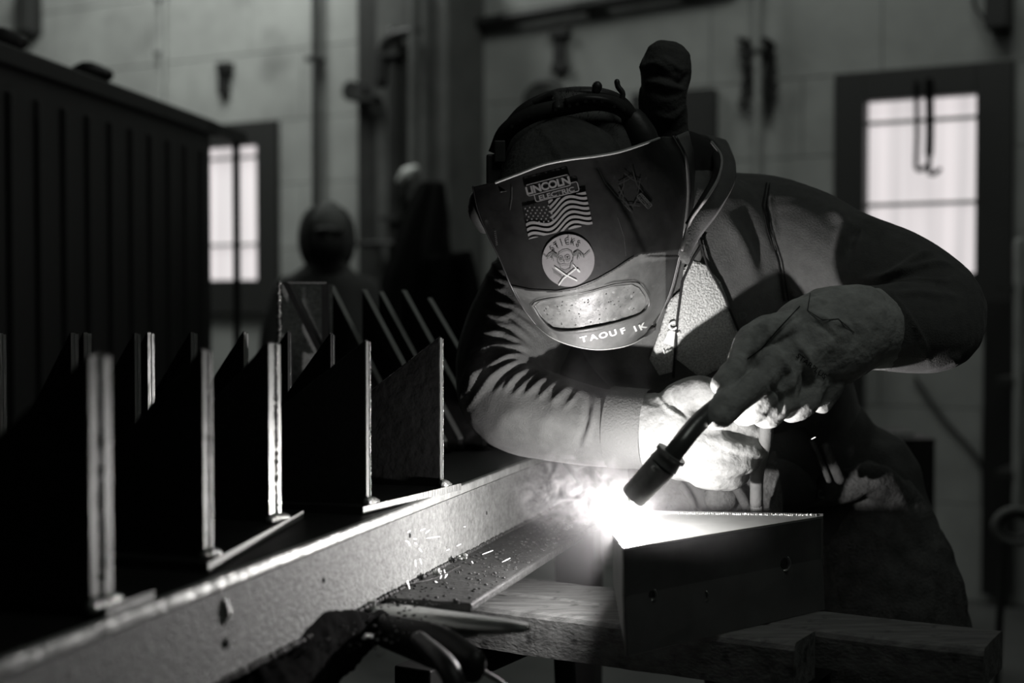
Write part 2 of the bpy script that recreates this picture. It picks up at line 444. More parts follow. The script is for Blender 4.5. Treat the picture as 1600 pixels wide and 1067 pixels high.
# hooks hanging in front of the right window
for x, y1, lab in ((1432, 262, 'left of two dark strap hooks hanging before the right window'), (1452, 268, 'right, thicker strap hook hanging before the right window')):
    t = thing('hanging_hook', lab, 'hook', Wp(x, 158, .12))
    tube('strap', [Wp(x, 128, .12), Wp(x + 1, 200, .12), Wp(x, 240, .12)], .010 if x < 1440 else .017, M['soot'], t)
    tube('hook_tip', [Wp(x, 238, .12), Wp(x, y1, .12), Wp(x + 8, y1 + 3, .12), Wp(x + 16, y1 - 3, .12)], .010, M['soot'], t)
    tube('hook_peg', [Wp(x, 126, -.0), Wp(x, 128, .13)], .006, M['darker'], t, 2)

# piers, pipes and fittings on the wall
struct(wbox('trim_1', 588, -60, 700, 760, 0, .34, M['pier'], None, .01))
p = struct(wbox('trim_2', 558, -60, 596, 760, 0, .20, M['dark'], None, .01))
def pipe(name, pts, r, material, label, cat='pipe', offs=.06, brk=True):
    t = thing(name, label, cat, Wp(*pts[-1], 0))
    tube('tube', [Wp(x, y, offs) for x, y in pts], r, material, t, max(4, 3 * len(pts)))
    if brk:
        for i in range(3):
            k = (i + .5) / 3; x = pts[0][0] + (pts[-1][0] - pts[0][0]) * k; y = pts[0][1] + (pts[-1][1] - pts[0][1]) * k
            c = Wp(x, y, offs / 2); box('clip', c, (r * 1.6, offs / 2 + r, .012), M['dark'], t, (WD, WN, Z))
    return t
pipe('wall_pipe', [(493, -40), (494, 200), (494, 760)], .021, M['darker'], 'thin dark vertical pipe left of the pillar, behind the hooded person')
pipe('wall_pipe', [(612, 50), (614, 300), (612, 720)], .026, M['dark'], 'dark vertical pipe running down the front of the grimy pillar', offs=.38)
pipe('wall_pipe', [(648, -30), (647, 300), (648, 720)], .03, M['pier'], 'lighter grey vertical pipe on the pillar front, above the pale lamp', offs=.40)
pipe('wall_pipe', [(700, 44), (820, 25), (1000, -4), (1140, -26)], .03, M['darker'], 'dark horizontal pipe along the top of the wall right of the pillar')
pipe('wall_pipe', [(254, -40), (254, 90), (250, 210)], .016, M['pale'], 'slim painted conduit on the wall above the dark container', offs=.03)
pipe('wall_pipe', [(1184, -40), (1184, 120), (1186, 700)], .017, M['pale'], 'pale painted conduit running down past the tangled chains')
pipe('wall_pipe', [(1592, 380), (1592, 520), (1590, 800)], .02, M['pale'], 'grey upright pipe at the right edge below the window', offs=.5)
pipe('cable_run', [(556, 381), (600, 380), (655, 383)], .010, M['darker'], 'dark level rod crossing the pillar behind the hooded person', 'rod', offs=.42, brk=False)
# pipe elbow at the pillar
t = thing('pipe_elbow', 'dark bent pipe fitting on the pillar at the top', 'pipe', Wp(600, 90, .4))
tube('tube', [Wp(596, 130, .4), Wp(598, 80, .4), Wp(612, 58, .4), Wp(650, 48, .4)], .028, M['darker'], t)
t = thing('valve_box', 'small dark round valve on the pillar edge', 'valve', Wp(562, 150, .22))
cyl('valve_body', Wp(562, 145, .2), WN, .05, .08, M['darker'], t); cyl('valve_wheel', Wp(562, 145, .27), WN, .035, .02, M['dark'], t)
# I-shaped bracket and slot
t = thing('wall_bracket', 'dark I-shaped steel bracket on the wall above the helmet', 'bracket', Wp(871, 110))
wbox('bracket_plate', 858, 44, 886, 58, 0, .05, M['darker'], t, .004); wbox('bracket_stem', 864, 56, 881, 98, 0, .03, M['darker'], t, .004); wbox('bracket_plate', 860, 98, 884, 112, 0, .04, M['darker'], t, .004)
t = thing('wall_bracket', 'small dark upright bracket on the wall above the left window', 'bracket', Wp(346, 148))
wbox('bracket_plate', 337, 97, 355, 112, 0, .06, M['darker'], t, .004); wbox('bracket_stem', 339, 110, 353, 148, 0, .04, M['darker'], t, .004)
t = thing('wall_reel', 'round grey ring on the wall just behind the hair', 'ring', Wp(853, 190))
tube('ring', [Wp(853 + 32 * math.cos(a), 160 + 32 * math.sin(a), .05) for a in np.linspace(0, 2 * PI, 17)], .014, M['dark'], t)
cyl('ring_back', Wp(853, 160, .0), WN, .075, .03, M['pier'], t)
t = thing('wall_board', 'dark flat board on the wall behind the raised mitt', 'board', Wp(1050, 300))
wbox('panel', 985, 142, 1113, 320, 0, .03, M['frame'], t, .004); wbox('board_edge', 1108, 140, 1116, 320, .0, .045, M['dark'], t, .002)
t = thing('wall_box', 'dark electrical box at the top right with cable', 'box', Wp(1556, 40))
wbox('box_body', 1538, -30, 1574, 42, 0, .14, M['darker'], t, .006); tube('cable', [Wp(1538, 30, .06), Wp(1524, 10, .05), Wp(1520, -20, .05)], .007, M['darker'], t)
t = thing('switch_box', 'small dark switch box at upper left corner', 'box', Wp(35, 50)); wbox('box_body', 22, -30, 46, 52, 0, .1, M['darker'], t, .006); wbox('box_lid', 24, -28, 44, 48, .1, .115, M['dark'], t, .003)
# tangled chains either side of the conduit
for k, (x0, lab) in enumerate(((1166, 'rusty chain bunch hanging left of the pale conduit'), (1203, 'rusty chain bunch hanging right of the pale conduit'))):
    t = thing('chain_bunch', lab, 'chain', Wp(x0, 190))
    cyl('hook_peg', Wp(x0, 66, 0), WN, .012, .09, M['darker'], t)
    bm = bmesh.new(); rr = random.Random(k + 3)
    for i in range(46):
        y = 66 + 118 * (i / 46) ** 1.0 * rr.uniform(.7, 1.05); x = x0 + rr.uniform(-9, 9) * math.sin(i * .9 + k)
        vs, fs = loft_geo([(Wp(x + 4.5 * math.cos(a), y + 6 * math.sin(a), .03 + .02 * rr.random()), .004, .004) for a in np.linspace(0, 2 * PI, 8)], 9, 4, caps=False)
        bv = [bm.verts.new(v) for v in vs]
        for f in fs: bm.faces.new([bv[j] for j in f])
    o = link('chain_links', bm_mesh(bm), M['darker'], t); o['kind'] = 'stuff'
# pale lamp on pillar
t = thing('small_lamp', 'small pale oval lamp glass on the grimy pillar', 'lamp', Wp(637, 290, .42))
loft('lamp_glass', [(Wp(626, 281, .44), .02), (Wp(636, 272, .44), .034), (Wp(648, 264, .44), .02)], mat('lamp_glass', .55, .4), t)
tube('lamp_arm', [Wp(637, 276, .34), Wp(637, 274, .42)], .01, M['dark'], t, 3)
# dark tarpaulin hung beside the pillar
def cloth_sheet(name, L, R, n, m, amp, material, parent=None, depthfn=None, freq=5):
    vs, fs = [], []
    for j in range(m + 1):
        a = catmull(L, m + 1)[j]; b = catmull(R, m + 1)[j]
        for i in range(n + 1):
            u = i / n; q = a + (b - a) * u; p = P(q[0], q[1], q[2]); p.y += amp * math.sin(u * freq * PI + j * .12) * (.4 + .6 * j / m); vs.append(p)
    for j in range(m):
        for i in range(n): k = j * (n + 1) + i; fs.append((k, k + 1, k + n + 2, k + n + 1))
    o = link(name, mesh(vs, fs), material, parent, True); s = o.modifiers.new('s', 'SOLIDIFY'); s.thickness = .006; return o
t = thing('hanging_tarp', 'black tarpaulin draped beside the pillar behind the brackets', 'tarp', P(650, 760, 5.2))
cloth_sheet('cloth', [(655, 285, 5.6), (630, 330, 5.5), (608, 400, 5.4), (590, 480, 5.4), (580, 760, 5.4)], [(695, 285, 5.5), (702, 340, 5.4), (708, 400, 5.3), (745, 480, 5.2), (750, 760, 5.2)], 30, 24, .05, M['soot'], t)
cloth_sheet('cloth_flap', [(660, 400, 5.0), (655, 470, 5.0), (650, 640, 5.0)], [(735, 392, 4.9), (750, 470, 4.9), (752, 640, 4.9)], 20, 12, .04, M['soot'], t, freq=4)
# low cabinets beneath the right window
t = thing('low_bench', 'dark low cabinet with a pale top bar beneath the right window', 'cabinet', P(1385, 900, 4.6))
box('cabinet_body', P(1385, 780, 4.7), (.10, .2, .22), M['darker'], t); box('top_bar', P(1385, 679, 4.49), (.085, .012, .009), M['pale'], t)
for zz in (.32, .10): box('leg', Vector((P(1385, 780, 4.7).x - .09 + zz * 0, 4.6 + (zz - .2) * .8, .28)), (.015, .015, .28), M['darker'], t)
struct(wbox('trim_3', 1535, 470, 1580, 930, 0, .08, M['darker']))
struct(wbox('trim_4', 1300, 500, 1345, 930, 0, .05, M['darker']))
pipe('floor_hose', [(1430, 590), (1470, 650), (1530, 720), (1560, 800)], .008, M['dark'], 'thin dark hose running diagonally on the lower wall at right', 'hose', offs=.02, brk=False)
t = thing('coiled_hose', 'dark coiled hose at the right edge by the floor', 'hose', P(1585, 880, 4.2))
for k in range(3): tube('coil', [P(1588 + (34 - 5 * k) * math.cos(a), 822 + (26 - 4 * k) * math.sin(a), 4.2 + .02 * k) for a in np.linspace(0, 2 * PI, 15)], .012, M['dark'] if k % 2 else M['rubber'], t)
tube('coil_tail', [P(1570, 846, 4.2), P(1560, 1000, 4.25), P(1555, 1110, 4.3)], .012, M['dark'], t)

# the big dark container at left
DC = Vector((math.sin(math.radians(7.5)), math.cos(math.radians(7.5)), 0)); NC = Vector((DC.y, -DC.x, 0))
cend = P(366, 214, 5.0); topz = cend.z
t = thing('steel_container', 'huge dark ribbed steel container filling the left background', 'container', Vector((cend.x, 4, 0)))
cfull = Vector((cend.x, cend.y, 0)); cw = P(345, 214, 5.0); c0 = cfull - DC * .24; L = 3.4
cc = c0 - DC * L / 2 - NC * .6; cc.z = topz / 2
box('container_wall', cc, (L / 2, .6, topz / 2), M['darker'], t, (DC, NC, Z), .01)
cc = c0 - DC * L / 2 - NC * .6; cc.z = topz; box('top_rail', cc, (L / 2 + .02, .62, .025), M['darker'], t, (DC, NC, Z), .006)
for k in range(24):
    q = c0 - DC * (.10 + k * .145) + NC * .003; q.z = topz / 2 - .03; box('rib', q, (.012, .008, topz / 2 - .05), M['darker'], t, (DC, NC, Z), .006)
q = cfull + DC * .02; box('rail_end', (cfull + c0) / 2 + Z * topz, (.2, .02, .02), M['darker'], t, (DC, NC, Z)); q.z = topz / 2; box('corner_post', q, (.010, .012, topz / 2), M['darker'], t, (DC, NC, Z), .004)
for x, y, lab in ((25, 92, 'dark lump of scrap on the container near the left edge'), (118, 118, 'small dark block lying on the container rim')):
    b0 = P(x, y + 6, 3.4 if x < 60 else 4.0); b0.z = 0
    zz = topz + .025
    dd = ray(x, y); yy = (zz + .03 - EYE) / dd.z; pt = CAM + dd * yy
    pt = c0 - DC * (1.35 if x < 60 else .85) - NC * .05
    o = loft('scrap_block', [(Vector((pt.x - .04, pt.y, zz + .022)), .02), (Vector((pt.x, pt.y, zz + .03)), .03), (Vector((pt.x + .05, pt.y, zz + .022)), .02)], M['darker'], None, 6, 7); setorigin(o)
    tag(o, lab, 'scrap')

# the hooded person behind
t = thing('person', 'hooded person in dark clothes and black face mask standing far behind', 'person', Vector((P(512, 400, 5.2).x, 5.2, 0)))
Yb = 5.2
hd = P(512, 370, Yb)
def B(px, py, dy=0): return P(px, py, Yb + dy)
leg = []
X0 = P(510, 500, Yb).x
parts = [loft_geo([(B(512, 335), .035), (B(512, 355), .085, .095), (B(513, 380), .080, .095), (B(514, 402), .06, .07)], 12, 16),
         loft_geo([(B(513, 395), .06), (B(512, 416), .085), (B(511, 436), .135, .10), (B(510, 475), .165, .10), (B(510, 560), .19, .12), (B(512, 700), .17, .11)], 20, 20)]
for s in (-1, 1):
    parts.append(loft_geo([(B(510 + s * 60, 455), .06), (B(510 + s * 82, 530), .055), (B(510 + s * 80, 620), .045), (B(510 + s * 60, 690), .035)], 14, 12))
    parts.append(loft_geo([(Vector((X0 + s * .1, Yb, .85)), .09), (Vector((X0 + s * .11, Yb, .45)), .065), (Vector((X0 + s * .11, Yb, .08)), .05)], 12, 12))
    parts.append(loft_geo([(Vector((X0 + s * .11, Yb + .03, .045)), .045), (Vector((X0 + s * .12, Yb - .15, .04)), .04)], 5, 10))
    hp = B(510 + s * 60, 690)
    for f in range(4): parts.append(loft_geo([(hp + Vector((-.02 + .014 * f, 0, -.02)), .009), (hp + Vector((-.024 + .016 * f, -.01, -.075 - .012 * (f in (1, 2)))), .0075)], 4, 6))
    parts.append(loft_geo([(hp + Vector((-s * .02, -.02, -.01)), .01), (hp + Vector((-s * .045, -.03, -.055)), .008)], 4, 6))
    parts.append(loft_geo([(hp + Vector((0, 0, .0)), .025), (hp + Vector((0, 0, -.03)), .03, .016)], 4, 8))
body = link('body', remeshed(parts, .012, 4), M['outerhood'], t, True)
# face, mask, hood
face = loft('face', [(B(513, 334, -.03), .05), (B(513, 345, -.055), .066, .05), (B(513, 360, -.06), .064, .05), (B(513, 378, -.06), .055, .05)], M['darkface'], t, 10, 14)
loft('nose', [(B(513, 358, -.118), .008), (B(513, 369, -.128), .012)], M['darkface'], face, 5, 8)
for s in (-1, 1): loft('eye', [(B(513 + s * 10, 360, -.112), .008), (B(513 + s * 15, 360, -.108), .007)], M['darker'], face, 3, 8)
loft('face_mask', [(B(513, 372, -.085), .06, .05), (B(514, 388, -.09), .058, .05), (B(515, 402, -.07), .04, .04), (B(515, 425, -.04), .07, .06)], M['mask'], t, 14, 16)
loft('safety_glasses', [(B(494, 361, -.115), .012, .01), (B(513, 360, -.135), .014, .01), (B(532, 361, -.115), .012, .01)], M['darker'], t, 10, 8)
# hood: shell with a front opening
vs, fs = [], []
c = B(511, 373, .02); N1, N2 = 28, 20
for j in range(N2 + 1):
    ph = j / N2 * PI
    for i in range(N1 + 1):
        th = math.radians(-90 + 40) + (math.radians(360 - 80)) * i / N1
        r = .094 * math.sin(ph) ** .7 if j not in (0, N2) else .0
        vs.append(c + Vector((r * math.cos(th) * 1.0, r * math.sin(th) * 1.1, .115 * math.cos(ph) + (.0 if ph < PI * .7 else 0))))
for j in range(N2):
    for i in range(N1): k = j * (N1 + 1) + i; fs.append((k, k + 1, k + N1 + 2, k + N1 + 1))
hood = link('hood', mesh(vs, fs), M['outerhood'], t, True); s = hood.modifiers.new('s', 'SOLIDIFY'); s.thickness = .012

# ------------------------------------------------------------------ steel platform with its channel edge
KB = .87
HT, HB = .3035 * KB, .42 * KB
ZTOP, ZBOT = EYE - HT, EYE - HB
D = Vector((.292, .956, 0)).normalized(); NN = Vector((D.y, -D.x, 0))
UE = -.758 * KB
def BP(u, tt, z): q = NN * u + D * tt; q.z = z; return q
plat = thing('steel_platform', 'long steel platform whose bright channel edge runs toward the welder', 'platform', BP(-1.2, 2.2, 0))
T0, T1 = .3, 3.35 * KB
def slab(name, u0, u1, t0, t1, z0, z1, m, par, bevel=0):
    c = BP((u0 + u1) / 2, (t0 + t1) / 2, (z0 + z1) / 2)
    return box(name, c, (abs(u1 - u0) / 2, abs(t1 - t0) / 2, abs(z1 - z0) / 2), m, par, (NN, D, Z), bevel)
slab('top_plate', -1.72, UE, T0, T1, ZTOP - .012, ZTOP, M['scale'], plat, .002)
slab('web_plate', UE - .010, UE, T0, T1, ZBOT, ZTOP - .012, M['web'], plat)
slab('flange_lip', UE - .009, UE + .003, T0, T1, ZTOP - .011, ZTOP + .0015, M['lip'], plat, .003)
FL = .130 * KB
slab('bottom_flange', UE - .01, UE + FL, 1.62, T1, ZBOT - .012, ZBOT, M['flange'], plat, .003)
slab('back_web', -1.72, -1.71, T0, T1, ZBOT, ZTOP - .012, M['scale'], plat)
for u in (-1.65, -.70):
    for tt in (.8, 2.75): slab('leg', u - .04, u + .04, tt - .04, tt + .04, 0, ZTOP - .012 if u < -1 else ZBOT - .012, M['dark'], plat, .004)
slab('cross_beam', -1.65, -.7, 2.71, 2.79, .3, .38, M['dark'], plat); slab('cross_beam', -1.65, -.7, .76, .84, .3, .38, M['dark'], plat)
# fillet bead where web meets flange
bm = bmesh.new()
for i in range(260):
    tt = .9 + i * .0076; c = BP(UE + .001, tt, ZBOT + .001)
    bmesh.ops.create_icosphere(bm, subdivisions=1, radius=.0042, matrix=Matrix.Translation(c + Vector((random.uniform(-.001, .001),) * 3)))
o = link('weld_bead', bm_mesh(bm), M['flange'], plat, True); o['kind'] = 'stuff'
# drip hole / keyhole on the web
kh = BP(UE, 0, 0)
def on_web(px, py):
    d = ray(px, py); k = (UE - CAM.dot(NN)) / d.dot(NN); return CAM + d * k
q = on_web(350, 955)
loft('weld_spatter', [(on_web(350, 940), .004), (on_web(352, 956), .006), (on_web(349, 972), .003)], M['bead'], plat, 8, 8)
for x, y, r in ((352, 1003, .004), (640, 835, .002), (505, 905, .002), (760, 800, .0015)):
    loft('weld_spatter', [(on_web(x, y), r), (on_web(x, y + 3), r)], M['scale'], plat, 3, 6)

# ------------------------------------------------------------------ gusset brackets
def plate_pts(base, ddir, L, hf, hr, th, tdir):
    """trapezoid standing on base point: tall front edge, top slopes down away from it"""
    a = [base, base + ddir * L, base + ddir * L + Z * hr, base + Z * hf]
    return a, [p + tdir * th for p in a]
def bead_line(a, b, r, m, par, name='weld_bead', n=None):
    bm = bmesh.new(); L = (b - a).length; n = n or int(L / (r * 1.3))
    for i in range(n):
        c = a + (b - a) * (i / max(1, n - 1)) + Vector([random.uniform(-.25, .25) * r for _ in range(3)])
        bmesh.ops.create_icosphere(bm, subdivisions=1, radius=r * random.uniform(.8, 1.15), matrix=Matrix.Translation(c))
    return link(name, bm_mesh(bm), m, par, True)
def gusset(par, base, ddir, L=.20, hf=.245, hr=.08, th=.012, edge=True, du=0):
    tdir = Vector((-ddir.y, ddir.x, 0)).normalized()
    if tdir.y > 0: pass
    a, b = plate_pts(base, ddir, L, hf, hr, th, tdir)
    g = prism('gusset_plate', a, b, M['scale'], par)
    e0 = base - ddir * .0015
    if edge:
        a2 = [e0, e0 + ddir * .0016, e0 + ddir * .0016 + Z * hf, e0 + Z * hf]
        prism('cut_edge', a2, [p + tdir * th for p in a2], (M['cut'], M['cutdull'], M['scale'])[du], g)
        # sloping cut edge
        s0 = base + Z * (hf + .0004); s1 = base + ddir * L + Z * (hr + .0004)
        prism('cut_edge', [s0, s1, s1 + Z * .0012, s0 + Z * .0012], [p + tdir * th for p in (s0, s1, s1 + Z * .0012, s0 + Z * .0012)], M['flange'], g)
    return g, e0, tdir
def on_top(px, py): return G(px, py, HT)
def bracket(label, feet, pxw, yaw, row, hf, L, hr, base_len=.0, basepl=True, dull=()):
    """feet: list of (px,py) feet of the bright vertical edges on the platform"""
    pts = [on_top(*f) + Z * .010 for f in feet]; hf *= KB; L *= KB; hr *= KB
    mid = sum(pts, Vector()) / len(pts)
    t = thing('gusset_bracket', label, 'bracket', Vector((mid.x, mid.y, ZTOP)), row)
    dd = Vector((-math.cos(yaw), math.sin(yaw), 0))
    for pt, ww, du in zip(pts, pxw, list(dull) + [0] * 9):
        th = ww / F * pt.y
        g, e0, td = gusset(t, pt, dd, L, hf, hr, th * .46, True, du)
        # twin plate welded beside it, with a bead between
        g2, _, _ = gusset(t, pt - td * th * .54 + dd * .002, dd, L * .96, hf - .002, hr, th * .44, True, du)
        bead_line(e0 - td * th * .04 + Z * .002 - dd * .001, e0 - td * th * .04 + Z * (hf - .002) - dd * .001, th * .07, M['bead'], t)
        bead_line(pt - dd * .006 - td * th * .5, pt - dd * .004 + td * th * .6 + Z * .004, .0065, M['bead'], t, n=7)
    if basepl:
        a, b = (pts[0], pts[-1]) if len(pts) > 1 else (pts[0], pts[0] + D * .004)
        along = (b - a); along.z = 0; ln = along.length; along.normalize()
        em = .035 if len(pts) > 1 else .012; x0 = a - along * em; x1 = b + along * (em - .004 + base_len)
        q = [x0 - dd * .012, x1 - dd * .012, x1 + dd * (L + .01), x0 + dd * (L + .01)]
        q = [Vector((v.x, v.y, ZTOP + .0005)) for v in q]
        bp = prism('base_plate', q, [v + Z * .0095 for v in q], M['scale'], t)
        e = [x0 - dd * .0135, x1 - dd * .0135, x1 - dd * .0118, x0 - dd * .0118]; e = [Vector((v.x, v.y, ZTOP + .0008)) for v in e]
        prism('cut_edge', e, [v + Z * .0092 for v in e], M['cutdull'], bp)
    return t
FR = 'gusset brackets along the near platform edge'; SR = 'gusset brackets in the second row'
bracket('nearest blurred gusset bracket at the left front corner', [(158, 962)], [64], .30, FR, .240, .20, .08, .05, True, (1,))
bracket('second gusset bracket from the front, with the brightest upright edge', [(325, 884), (429, 826)], [34, 46], .30, FR, .236, .15, .09, .05, True, (1, 0))
bracket('third gusset bracket, closest to the welder', [(575, 798), (689, 770)], [27, 19], .22, FR, .234, .19, .09, .0, True, (1, 0))
for feet, pw, du, lab in (([(6, 742), (118, 738)], [11, 13], (0, 0), 'second row bracket farthest left with a bright short edge'),
                      ([(138, 736), (216, 742)], [13, 11], (0, 1), 'second row bracket behind the nearest blurred one'),
                      ([(237, 738), (304, 735)], [12, 12], (0, 1), 'second row bracket behind the gap left of the second front bracket'),
                      ([(385, 735)], [9], (1,), 'second row single gusset just left of the brightest edge'),
                      ([(453, 735)], [8], (2,), 'second row single gusset just right of the brightest edge'),
                      ([(520, 752)], [9], (2,), 'second row single gusset left of the third front bracket')):
    bracket(lab, feet, pw, .93, SR, .236, .25, .06, 0, True, du)
# back row: plates with sloping edges the other way
for k, (x, yt, Y0, lab) in enumerate(((515, 449, 3.02, 'back row plate with sloping edge, leftmost'), (566, 455, 3.0, 'back row plate with sloping edge, second from left'),
        (592, 458, 3.05, 'back row plate with sloping edge, third from left'), (628, 456, 3.05, 'back row plate with sloping edge, fourth from left'), (668, 468, 3.1, 'back row plate with sloping edge, rightmost'))):
    Y0 = Y0 * KB; p0 = P(x, yt, Y0); base = Vector((p0.x, p0.y, ZTOP)); hf = p0.z - ZTOP; dd = Vector((.7, -.714, 0))
    t = thing('sloped_plate', lab, 'plate', base, 'sloped plates at the back of the platform')
    td = Vector((.714, .7, 0)); a = [base, base + dd * .22, base + dd * .22 + Z * .02, base + Z * hf]
    g = prism('plate_body', a, [p + td * .011 for p in a], M['scale'], t)
    s0 = base + Z * (hf + .0004); s1 = base + dd * .22 + Z * .0204
    prism('cut_edge', [s0, s1, s1 + Z * .003, s0 + Z * .003], [p + td * .011 for p in (s0, s1, s1 + Z * .003, s0 + Z * .003)], M['cutdull'], t)
    f = [base - dd * .01 - td * .004, base + dd * .225 - td * .004, base + dd * .225 + td * .015, base - dd * .01 + td * .015]
    prism('foot_plate', f, [v + Z * .004 for v in f], M['scale'], t)
# tall open bracket at back with bright weld bead
p0 = P(433, 443, 2.8 * KB); base = Vector((p0.x, p0.y, ZTOP)); hf = p0.z - ZTOP
t = thing('tall_bracket', 'tall flat-topped bracket with a bright beaded corner behind the brightest edge', 'bracket', base)
dd = Vector((.97, .22, 0)).normalized()
q1 = base + dd * .078
prism('side_plate', [base, base + Vector((-.02, -.0+.12, 0)), base + Vector((-.02, -.0+.12, 0)) + Z * hf, base + Z * hf], [base + Vector((.008, 0, 0)), base + Vector((-.012, -.0+.12, 0)), base + Vector((-.012, -.0+.12, 0)) + Z * hf, base + Vector((.008, 0, 0)) + Z * hf], M['scale'], t)
bk = [base + Vector((-.012, -.0+.12, 0)), base + Vector((.075, .15, 0))]
prism('back_plate', [bk[0], bk[1], bk[1] + Z * hf, bk[0] + Z * hf], [v + Vector((0, .008, 0)) for v in (bk[0], bk[1], bk[1] + Z * hf, bk[0] + Z * hf)], M['web'], t)
prism('sloped_brace', [base + Vector((.01, -.002, hf)), base + Vector((.075, .03, hf - .14)), base + Vector((.085, .03, hf - .14)), base + Vector((.02, -.002, hf))],
      [base + Vector((.01, .05, hf)), base + Vector((.075, .08, hf - .14)), base + Vector((.085, .08, hf - .14)), base + Vector((.02, .05, hf))], M['scale'], t)
prism('post', [base + Vector((.072, .03, 0)), base + Vector((.084, .03, 0)), base + Vector((.084, .05, 0)), base + Vector((.072, .05, 0))],
      [base + Vector((.072, .03, hf)), base + Vector((.084, .03, hf)), base + Vector((.084, .05, hf)), base + Vector((.072, .05, hf))], M['scale'], t)
bead_line(base + Vector((.004, -.002, .01)), base + Vector((.004, -.002, hf)), .0042, M['bead'], t)
prism('top_edge', [base + Z * hf, base + Vector((.08, .03, hf)), base + Vector((.08, .036, hf)), base + Vector((0, .006, hf))], [base + Z * (hf + .003), base + Vector((.08, .03, hf + .003)), base + Vector((.08, .036, hf + .003)), base + Vector((0, .006, hf + .003))], M['plateface'], t)

# ------------------------------------------------------------------ timbers, work piece
HTI = .4345
def plank(px_b0, px_b1, py_b0, py_b1, width, thick, label, ends):
    a = G(px_b0, py_b0, HTI); b = G(px_b1, py_b1, HTI); al = (b - a).normalized(); pr = Vector((-al.y, al.x, 0))
    if pr.y > 0: pr = -pr
    t = thing('timber', label, 'timber', (a + b) / 2 - Z * thick)
    n = 70; vs, fs = [], []; prof = [(0, 0), (.004, .004 * 0 + .0)]; ring = []
    pro = [(.003, 0), (width * .5, .0006), (width - .009, 0), (width - .003, -.003), (width, -.009), (width, -thick), (0, -thick), (0, -.003)]
    L = (b - a).length
    for i in range(n + 1):
        s = L * i / n
        for k, (pw, pz) in enumerate(pro):
            wob = noise.noise(Vector((s * 9, pw * 30, 3 + width * 40))) * .0016 + (noise.noise(Vector((s * 40, pw * 60, 9))) * .0008)
            vs.append(a + al * s + pr * (pw + wob * (k in (2, 3, 4))) + Z * (pz + wob))
    m = len(pro)
    for i in range(n):
        for k in range(m): fs.append((i * m + k, i * m + (k + 1) % m, (i + 1) * m + (k + 1) % m, (i + 1) * m + k))
    fs.append(tuple(range(m))); fs.append(tuple(n * m + k for k in range(m))[::-1])
    bm = bmesh.new(); bv = [bm.verts.new(v) for v in vs]
    for f in fs: bm.faces.new([bv[i] for i in f])
    o = link('board', bm_mesh(bm), M['timber'], t)
    o['label'] = 'scorched grained board'
    return t, a, b, al, pr
t1, a1, b1, al1, pr1 = plank(735, 1566, 893, 985, .118, .05, 'long scorched timber lying under the work piece, farther of two', None)
gap = .006
def offs(p, k): return p + pr1 * k
a2 = offs(a1, .124); b2 = offs(b1, .124)
pa = proj(a2); x2 = a2 + (b1 - a1) * .74
pb = proj(x2)
t2, a2, b2, al2, pr2 = plank(pa[0], pb[0], pa[1], pb[1], .085, .062, 'nearer shorter timber with rounded edge in front of the long one', None)
# trestle under timbers
tr = thing('trestle', 'dark steel trestle carrying the timbers below the work piece', 'trestle', (a1 + b1) / 2 - Z * (EYE - .6))
tr.location = Vector(((a1 + b1) / 2)); tr.location.z = 0; tr['_o'] = tuple(tr.location)
for s in (.14, .66):
    c = a1 + (b1 - a1) * s + pr1 * .10; zt = EYE - HTI - .064
    cc = Vector((c.x, c.y, zt - .02)); box('cross_bar', cc, (.03, .24, .02), M['darker'], tr, (al1, pr1, Z), .003)
    for k in (-1, 1):
        q = cc + pr1 * k * .2; tube('leg', [Vector((q.x, q.y, zt - .03)), Vector((q.x + pr1.x * k * .07, q.y + pr1.y * k * .07, 0.015))], .018, M['darker'], tr, 4)
    box('packing_strip', Vector((c.x, c.y, 0)) + Z * (zt + .006) - pr1 * .05, (.03, .05, .006), M['darker'], tr, (al1, pr1, Z))
box('lower_rail', (a1 + (b1 - a1) * .4 + pr1 * .10) * 1 - Z * (EYE - HTI - .35), ((b1 - a1).length * .26, .02, .02), M['darker'], tr, (al1, pr1, Z), .003)

# work piece: folded steel box with lip
wp = thing('work_piece', 'folded steel box being welded, bright on top and dark in front', 'steel box', G(1100, 830, HT) - Z * .12)
HW = .302
A_, B_, C_, D_ = G(975, 856, HW), G(1286, 806, HW), G(990, 802, HW), G(958, 838, HW)
def dn(v, z): return Vector((v.x, v.y, z))
ztop, zb, zbot = EYE - HW, EYE - .362, EYE - .4335
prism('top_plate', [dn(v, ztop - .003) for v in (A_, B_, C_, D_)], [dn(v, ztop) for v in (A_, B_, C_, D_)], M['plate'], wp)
def wallp(a, b, z0, z1, th, m, name, par):
    al = (b - a); al.z = 0; al.normalize(); n_ = Vector((-al.y, al.x, 0))
    q = [dn(a, z0), dn(b, z0), dn(b, z1), dn(a, z1)]
    return prism(name, q, [v + n_ * th for v in q], m, par)
# bend radius: rounded upper front edge of 4 mm, then flat front
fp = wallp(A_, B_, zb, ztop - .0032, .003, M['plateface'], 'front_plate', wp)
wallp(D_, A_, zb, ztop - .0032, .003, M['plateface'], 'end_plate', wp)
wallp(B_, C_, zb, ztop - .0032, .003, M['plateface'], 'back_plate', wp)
wallp(C_, D_, zb, ztop - .0032, .003, M['plateface'], 'side_plate', wp)
